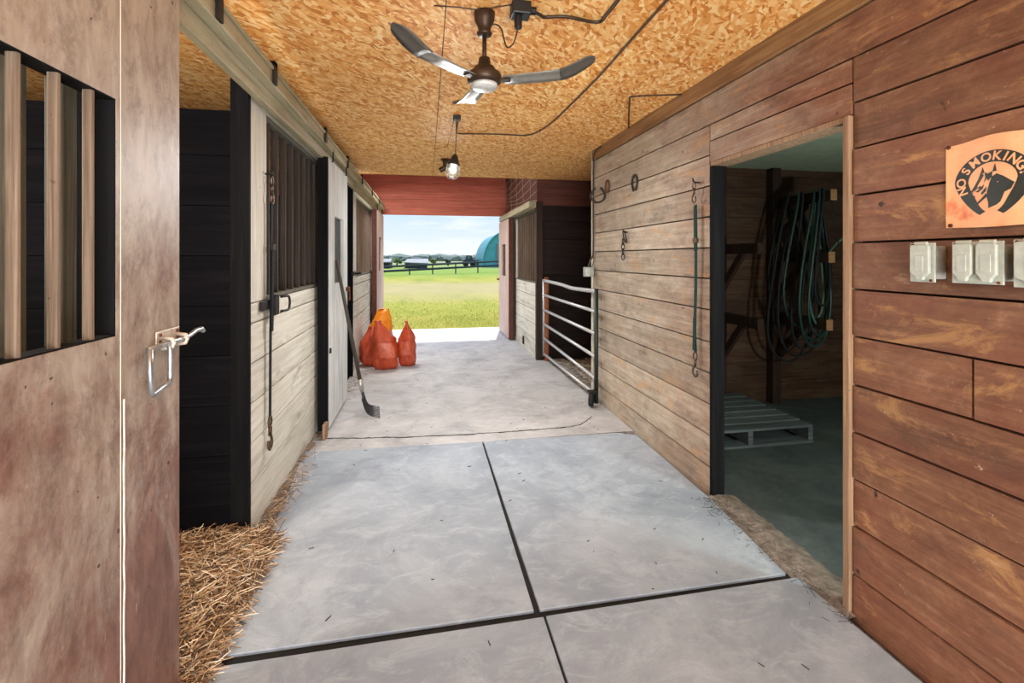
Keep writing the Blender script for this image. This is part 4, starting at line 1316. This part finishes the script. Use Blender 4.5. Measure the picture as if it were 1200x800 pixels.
# ================================================================= STRAW
def straws(name, n, pos, mat, label, cat, lmin=.05, lmax=.16, r=.0016):
    m = MB(); vs, fs = [], []
    for _ in range(n):
        p, tilt = pos()
        L = random.uniform(lmin, lmax); a = random.uniform(0, 2 * PI); e = random.gauss(0, tilt)
        d = Vector((math.cos(a) * math.cos(e), math.sin(a) * math.cos(e), math.sin(e)))
        s = Vector((-math.sin(a), math.cos(a), 0)) * r; u = d.cross(s)
        q0 = Vector(p) - d * L / 2; q1 = Vector(p) + d * L / 2 + Vector((0, 0, -.0))
        b = len(vs)
        for q in (q0, q1):
            vs += [q + s, q - s * .5 + u * .9, q - s * .5 - u * .9]
        fs += [(b, b + 1, b + 4, b + 3), (b + 1, b + 2, b + 5, b + 4), (b + 2, b, b + 3, b + 5)]
    m.add(vs, fs)
    return stuff(m.build(name, mat, normals=False), label, cat)
def hh(x, y):   # straw bed height
    return max(-.03, min(.10, .02 + (-.72 - x) * .32)) * (1 if y > .8 else 1)
o = mound('straw_bed', -4.2, -.73, -.7, 2.43, lambda i, j: -.03 + .085 * min(1, (1 - i) * 6), 'straw', 60, 40)
stuff(o, 'trodden straw bedding inside the open stall', 'straw')
def p_in():
    x = -.70 - abs(random.gauss(0, .34)); y = random.uniform(.9, 2.42)
    return (x, y, max(.0, min(.065, (-.70 - x) * .35)) + random.uniform(0, .035)), .22
straws('straw', 7500, p_in, 'straw', 'loose golden straw spilling from the open stall doorway', 'straw')
def p_strip():
    y = 2.4 + abs(random.gauss(0, .55)); x = -.80 + random.gauss(0, .035)
    return (max(-.845, x), min(y, 3.8), .012 + random.uniform(0, .014)), .1
straws('straw', 260, p_strip, 'straw', 'loose straw along the foot of the cream stall front', 'straw', .03, .11, .0013)
def p_alc():
    return (random.uniform(1.62, 2.4), random.uniform(4.5, 6.0), random.uniform(-.02, .02)), .15
straws('straw', 1500, p_alc, 'straw', 'loose straw on the alcove floor behind the gate', 'straw')
def p_fl():
    return (random.uniform(-.7, 1.5), random.uniform(.9, 6.5), .003), .03
straws('litter', 70, p_fl, 'bits', 'dark bits of litter scattered over the concrete', 'litter', .008, .03, .0018)
def p_th():
    return (random.gauss(1.58, .04), random.uniform(1.45, 2.4), .012), .1
straws('litter', 160, p_th, 'bits', 'bits of straw along the store room threshold', 'litter', .01, .05, .0012)
def p_bag():
    return (random.uniform(-.84, -.7), random.uniform(4.7, 5.9), .006), .1
straws('straw', 120, p_bag, 'straw', 'straw bits on the floor in front of the orange bags', 'straw', .02, .07, .0013)

# ================================================================= OUTSIDE
def ground(y0, y1, x0, x1, mat, name, label, nx=2, ny=2):
    m = MB(); vs, fs = [], []
    for j in range(ny + 1):
        for i in range(nx + 1):
            vs.append((x0 + (x1 - x0) * i / nx, y0 + (y1 - y0) * j / ny, -.02))
    for j in range(ny):
        for i in range(nx):
            a = j * (nx + 1) + i; fs.append((a, a + 1, a + nx + 2, a + nx + 1))
    m.add(vs, fs)
    return struct(m.build(name, mat), label)
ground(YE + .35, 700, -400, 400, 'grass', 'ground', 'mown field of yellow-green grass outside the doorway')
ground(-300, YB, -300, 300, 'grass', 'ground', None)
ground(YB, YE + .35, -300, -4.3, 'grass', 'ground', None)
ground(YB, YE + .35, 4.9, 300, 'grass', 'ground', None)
m = MB(); m.box(-3, 4, YE + .1, YE + .42, -.1, -.004)
struct(m.build('floor_apron', 'apron', bevel=.004), 'pale concrete apron outside the doorway')
m = MB(); m.box(-3, 4, YB - 3.5, YB, -.1, -.004)
struct(m.build('floor_apron_rear', 'apron', bevel=.004))
m = MB(); vs, fs = [], []
for _ in range(9000):
    y = YE + .42 + abs(random.gauss(0, 1.0)) + (random.random() ** 2) * 6
    x = random.uniform(-2.2, 2.8) * (y / 9.2)
    h = random.uniform(.015, .045); a = random.uniform(0, 2 * PI); w = .004
    l = random.uniform(-.03, .03)
    b = len(vs)
    vs += [(x - w * math.cos(a), y - w * math.sin(a), -.02), (x + w * math.cos(a), y + w * math.sin(a), -.02), (x + l, y + random.uniform(-.03, .03), -.02 + h)]
    fs.append((b, b + 1, b + 2))
m.add(vs, fs); stuff(m.build('grass', 'blades', normals=False), 'short grass blades at the edge of the apron', 'grass')

def out(px, Y):   # x of a picture column at distance Y
    t = (px - 600) / F_PX
    # u/d = t ; X = u c + d s ; Y = -u s + d c
    d = Y / (math.cos(TH) - t * math.sin(TH))
    return t * d * math.cos(TH) + d * math.sin(TH), d
def zat(py, d): return CAM_H - (py - YV) * d / F_PX
# fence
fe = thing('paddock_fence', 'dark two-rail paddock fence crossing the field', 'fence', (0, 40, -.02))
fp = []
for px, Y in ((395, 37), (420, 37.5), (447, 38), (480, 39), (507, 40), (534, 41), (560, 42.5), (588, 44.5), (620, 47), (655, 50)):
    x, d = out(px, Y); fp.append((x, Y, d, px))
def rail_y(px, r):   # picture rows of the two rails
    return (312.6 + (px - 447) * (-.048)) if r == 0 else (318.0 + (px - 447) * (-.052))
for r in range(2):
    m = MB(); m.tube([(x, Y, zat(rail_y(px, r), d)) for x, Y, d, px in fp], .10, 6); m.build('rail', 'fence', fe)
for x, Y, d, px in fp:
    m = MB(); m.box(x - .05, x + .05, Y - .05, Y + .05, -.05, zat(rail_y(px, 0), d) + .05); m.build('post', 'fence', fe)
# sheds
def shed(label, pxa, pxb, Y, ytop_l, ytop_r, ywall, group=None):
    xa, da = out(pxa, Y); xb, db = out(pxb, Y)
    t = thing('shed', label, 'shed', ((xa + xb) / 2, Y, -.02))
    zr = zat(ytop_l, da); ze = zat(ywall, da)
    m = MB(); m.box(xa + .15, xb - .15, Y, Y + 5, -.05, ze)
    m.build('wall', 'shedwall', t)
    m = MB(); xm = xa + (xb - xa) * .42
    m.add([(xa, Y - .5, ze), (xb, Y - .5, zat(ytop_r, db) - .35), (xb, Y + 2.5, zr), (xa + .4, Y + 2.5, zr), (xa, Y + 5.5, ze), (xb, Y + 5.5, ze),
           (xa, Y - .5, ze - .12), (xb, Y - .5, zat(ytop_r, db) - .47), (xb, Y + 5.5, ze - .12), (xa, Y + 5.5, ze - .12)],
          [(0, 1, 2, 3), (3, 2, 5, 4), (0, 6, 7, 1), (4, 5, 8, 9), (0, 3, 4), (1, 2, 5), (6, 7, 8, 9), (0, 4, 9, 6), (1, 7, 8, 5)])
    m.build('roof', 'shedroof', t)
    m = MB()
    for f in (.1, .36, .64, .9):
        xx = xa + (xb - xa) * f
        m.box(xx - .08, xx + .08, Y - .35, Y - .2, -.05, ze - .1)
    m.build('posts', 'fence', t)
    return t
shed('low shed with a pale roof behind the fence, next to the field doorway jamb', 426, 458, 62, 303, 303.5, 307)
shed('long low grey shed with a pale roof behind the fence', 473, 502, 62, 303, 305, 307)
# teal arched hut
hx0, hd = out(566, 66)
hut = thing('arched_hut', 'tall teal arched metal hut behind the fence', 'hut', (hx0 + 4, 66, -.02))
def arch(w, h, n=18):
    return [(-w * math.cos(PI * k / n) * (1 - .10 * math.sin(PI * k / n)), h * math.sin(PI * k / n) ** .8) for k in range(n + 1)]
W_, H_ = 3.3, 5.1
def hutbody(y0, y1, w, h, mat, name, cap):
    m = MB(); A = arch(w, h); n = len(A)
    vs = [(hx0 + W_ + p, y0, -.02 + q) for p, q in A] + [(hx0 + W_ + p, y1, -.02 + q) for p, q in A]
    fs = [(i, i + 1, n + i + 1, n + i) for i in range(n - 1)]
    if cap:
        fs += [tuple(range(n)), tuple(range(2 * n - 1, n - 1, -1))]
    m.add(vs, fs); return m.build(name, mat, hut)
hutbody(66.2, 78, W_, H_, 'teal', 'arched_shell', False)
hutbody(66.3, 66.5, W_ * .98, H_ * .985, 'teal2', 'end_wall', True)
m = MB(); A = arch(W_ + .05, H_ + .05)
m.tube([(hx0 + W_ + p, 66.15, -.02 + q) for p, q in A], .12, 6); m.build('arch_rim', 'teal2', hut)
m = MB(); m.box(hx0 + W_ - 1.3, hx0 + W_ + 1.3, 66.1, 66.28, 0, 3.4); m.build('end_door', 'shedroof', hut)
# parked truck
tx0, td = out(543, 74); tx1, _ = out(558, 74)
tk = thing('truck', 'dark truck parked behind the fence near the teal hut', 'truck', ((tx0 + tx1) / 2, 74, 0))
m = MB(); m.box(tx0, tx1, 74, 76, .5, 1.15); m.build('body', 'truck', tk, bevel=.1)
m = MB(); m.prism([(tx0 + .3, 1.15), (tx1 - .45, 1.15), (tx1 - .75, 1.8), (tx0 + .55, 1.8)], lambda x, y, z: (x, 74.1 + z, y), 1.8); cb = m.build('cab', 'truck', tk, bevel=.05)
m = MB(); m.box(tx0 + .7, tx1 - .95, 74.05, 74.1, 1.22, 1.68); m.build('window', 'glassdark', cb)
for xx in (tx0 + .45, tx1 - .45):
    for yy in (73.95, 75.75):
        m = MB(); m.cyl((xx, yy, .36), (xx, yy + .3, .36), .38, 16); m.build('wheel', 'rubber', tk)
# bushes and far trees
def blob(m, c, r, sq=.8, sub=2, seed=0):
    bm = bmesh.new(); bmesh.ops.create_icosphere(bm, subdivisions=sub, radius=1)
    rn = random.Random(seed)
    vs = [(c[0] + v.co.x * r * (1 + rn.uniform(-.22, .22)), c[1] + v.co.y * r * (1 + rn.uniform(-.22, .22)), c[2] + v.co.z * r * sq * (1 + rn.uniform(-.22, .22))) for v in bm.verts]
    fs = [tuple(v.index for v in f.verts) for f in bm.faces]
    bm.free(); m.add(vs, fs)
def tree(label, px, Y, ytop, wpx, mat, seed):
    x, d = out(px, Y); h = zat(ytop, d); w = wpx * d / F_PX
    t = thing('tree', label, 'tree', (x, Y, -.02), 'bushes and trees beyond the fence')
    m = MB(); m.tube([(x, Y, -.1), (x + .05, Y, h * .5), (x, Y, h * .8)], [.16, .11, .05], 7); m.build('trunk', 'brownY', t)
    m = MB(); rn = random.Random(seed)
    for k in range(9):
        blob(m, (x + rn.uniform(-.32, .32) * w, Y + rn.uniform(-.3, .3) * w, h * rn.uniform(.35, .72)), w * rn.uniform(.2, .32), min(1.1, h / w * .8), 2, seed * 20 + k)
    m.build('crown', mat, t)
tree('round dark bush standing alone mid field beyond the fence', 525, 82, 302, 7, 'bushd', 1)
tree('green tree between the two sheds', 465, 85, 301, 12, 'bush', 2)
tree('green tree behind the end of the long shed', 508, 95, 302, 9, 'bush', 3)
tree('grey-green tree behind the parked truck', 561, 92, 299, 10, 'bush', 4)
m = MB(); rn = random.Random(5)
for k in range(150):
    Y = rn.uniform(190, 260); px = rn.uniform(380, 660); x, d = out(px, Y)
    h = (zat(rn.uniform(297.5, 301), d))
    blob(m, (x, Y, h * .4), rn.uniform(3, 6), h * .6 / 4.5, 1, k)
stuff(m.build('treeline', 'haze'), 'hazy line of far trees on the horizon', 'trees')

# ================================================================= LIGHT
w = bpy.data.worlds.new('sky'); S.world = w; w.use_nodes = True
nt = w.node_tree; nt.nodes.clear()
tc = nt.nodes.new('ShaderNodeTexCoord'); sx = nt.nodes.new('ShaderNodeSeparateXYZ'); nt.links.new(tc.outputs['Generated'], sx.inputs[0])
rp = nt.nodes.new('ShaderNodeValToRGB'); nt.links.new(sx.outputs['Z'], rp.inputs[0])
e = rp.color_ramp.elements
stops = [(0.0, (232, 237, 244)), (.04, (220, 232, 246)), (.1, (198, 221, 246)), (.4, (150, 190, 245))]
while len(e) < len(stops): e.new(.5)
for el, (p, c) in zip(e, stops):
    el.position = p; el.color = lin(*c)
mp = nt.nodes.new('ShaderNodeMapping'); mp.inputs['Scale'].default_value = (3, 3, 16); nt.links.new(tc.outputs['Generated'], mp.inputs[0])
nz = nt.nodes.new('ShaderNodeTexNoise'); nz.inputs['Scale'].default_value = 1.7; nz.inputs['Detail'].default_value = 7; nz.inputs['Roughness'].default_value = .6
nt.links.new(mp.outputs[0], nz.inputs['Vector'])
cr = nt.nodes.new('ShaderNodeValToRGB'); cr.color_ramp.elements[0].position = .46; cr.color_ramp.elements[1].position = .66; nt.links.new(nz.outputs['Fac'], cr.inputs[0])
mx = nt.nodes.new('ShaderNodeMix'); mx.data_type = 'RGBA'; nt.links.new(cr.outputs[0], mx.inputs[0]); nt.links.new(rp.outputs[0], mx.inputs[6]); mx.inputs[7].default_value = lin(240, 243, 248)
# the sky overhead is brighter than the band over the horizon
mr = nt.nodes.new('ShaderNodeMapRange'); nt.links.new(sx.outputs['Z'], mr.inputs[0]); mr.inputs['From Min'].default_value = .10; mr.inputs['From Max'].default_value = .5; mr.inputs['To Min'].default_value = 1.0; mr.inputs['To Max'].default_value = 2.6
bg = nt.nodes.new('ShaderNodeBackground'); nt.links.new(mx.outputs[2], bg.inputs[0]); nt.links.new(mr.outputs[0], bg.inputs[1])
wo = nt.nodes.new('ShaderNodeOutputWorld'); nt.links.new(bg.outputs[0], wo.inputs[0])

def light(name, kind, loc, energy, color=(1, 1, 1), size=None, size_y=None, target=None):
    l = bpy.data.lights.new(name, kind); l.energy = energy; l.color = color
    if kind == 'AREA':
        l.shape = 'RECTANGLE'; l.size = size; l.size_y = size_y or size
    elif kind == 'POINT':
        l.shadow_soft_size = size
    o = bpy.data.objects.new(name, l); o.location = loc; COL.objects.link(o)
    if target is not None:
        o.rotation_euler = (Vector(target) - Vector(loc)).to_track_quat('-Z', 'Y').to_euler()
    return o
sun = light('sun', 'SUN', (5, 30, 20), 5.2, (1, .96, .9)); sun.data.angle = .01
sun.rotation_euler = Vector((-.22, -1.05, -2.17)).to_track_quat('-Z', 'Y').to_euler()
# fill light added in the open doorway behind the camera
light('rear_doorway_fill', 'AREA', (.4, YB + .1, 1.2), 70, (.9, .95, 1), 2.2, 2.1, (.4, 3, 1.3))
# unseen fill added high in the raised bay, hidden by the ceiling edge
light('far_bay_fill', 'AREA', (-.9, 6.75, 3.05), 170, (.95, .98, 1), 1.6, 1.2, (-.7, 6.2, 0))
# added low fill behind the camera, aimed up to brighten the ceiling
light('rear_upward_fill', 'AREA', (.4, YB + .15, .35), 125, (1, .98, .95), 2.2, .6, (.4, 1.6, 2.44))
light('jar_lamp_light', 'AREA', (LX - .03, LY, 1.93), 27, (.97, .98, 1), .25, .25, (LX + .15, LY - .8, .6))
light('holder_fill', 'AREA', (.2, 5.0, 2.28), 18, (.97, .98, 1), .25, .25, (.25, 4.6, .6))  # fill added under the empty holder, which carries no bulb
light('aisle_fill', 'POINT', (.2, -.5, 1.75), 24, (1, .98, .95), .15)  # added fill behind the camera, no fixture there
light('stall_fill', 'POINT', (-1.9, 1.2, 1.8), 85, (1, .97, .92), .12)  # added to brighten the stall and its ceiling, no lamp hangs here
light('store_fill', 'POINT', (2.5, .75, 1.1), 80, (.85, 1, .95), .1)  # unseen fill added to lift the dark store room

vs_ = S.view_settings
S.display_settings.display_device = 'sRGB'
vs_.view_transform = 'Standard'; vs_.look = 'None'; vs_.gamma = 1.0; vs_.use_curve_mapping = False
vs_.exposure = 0.24
S.cycles.max_bounces = 8
S.cycles.use_denoising = True
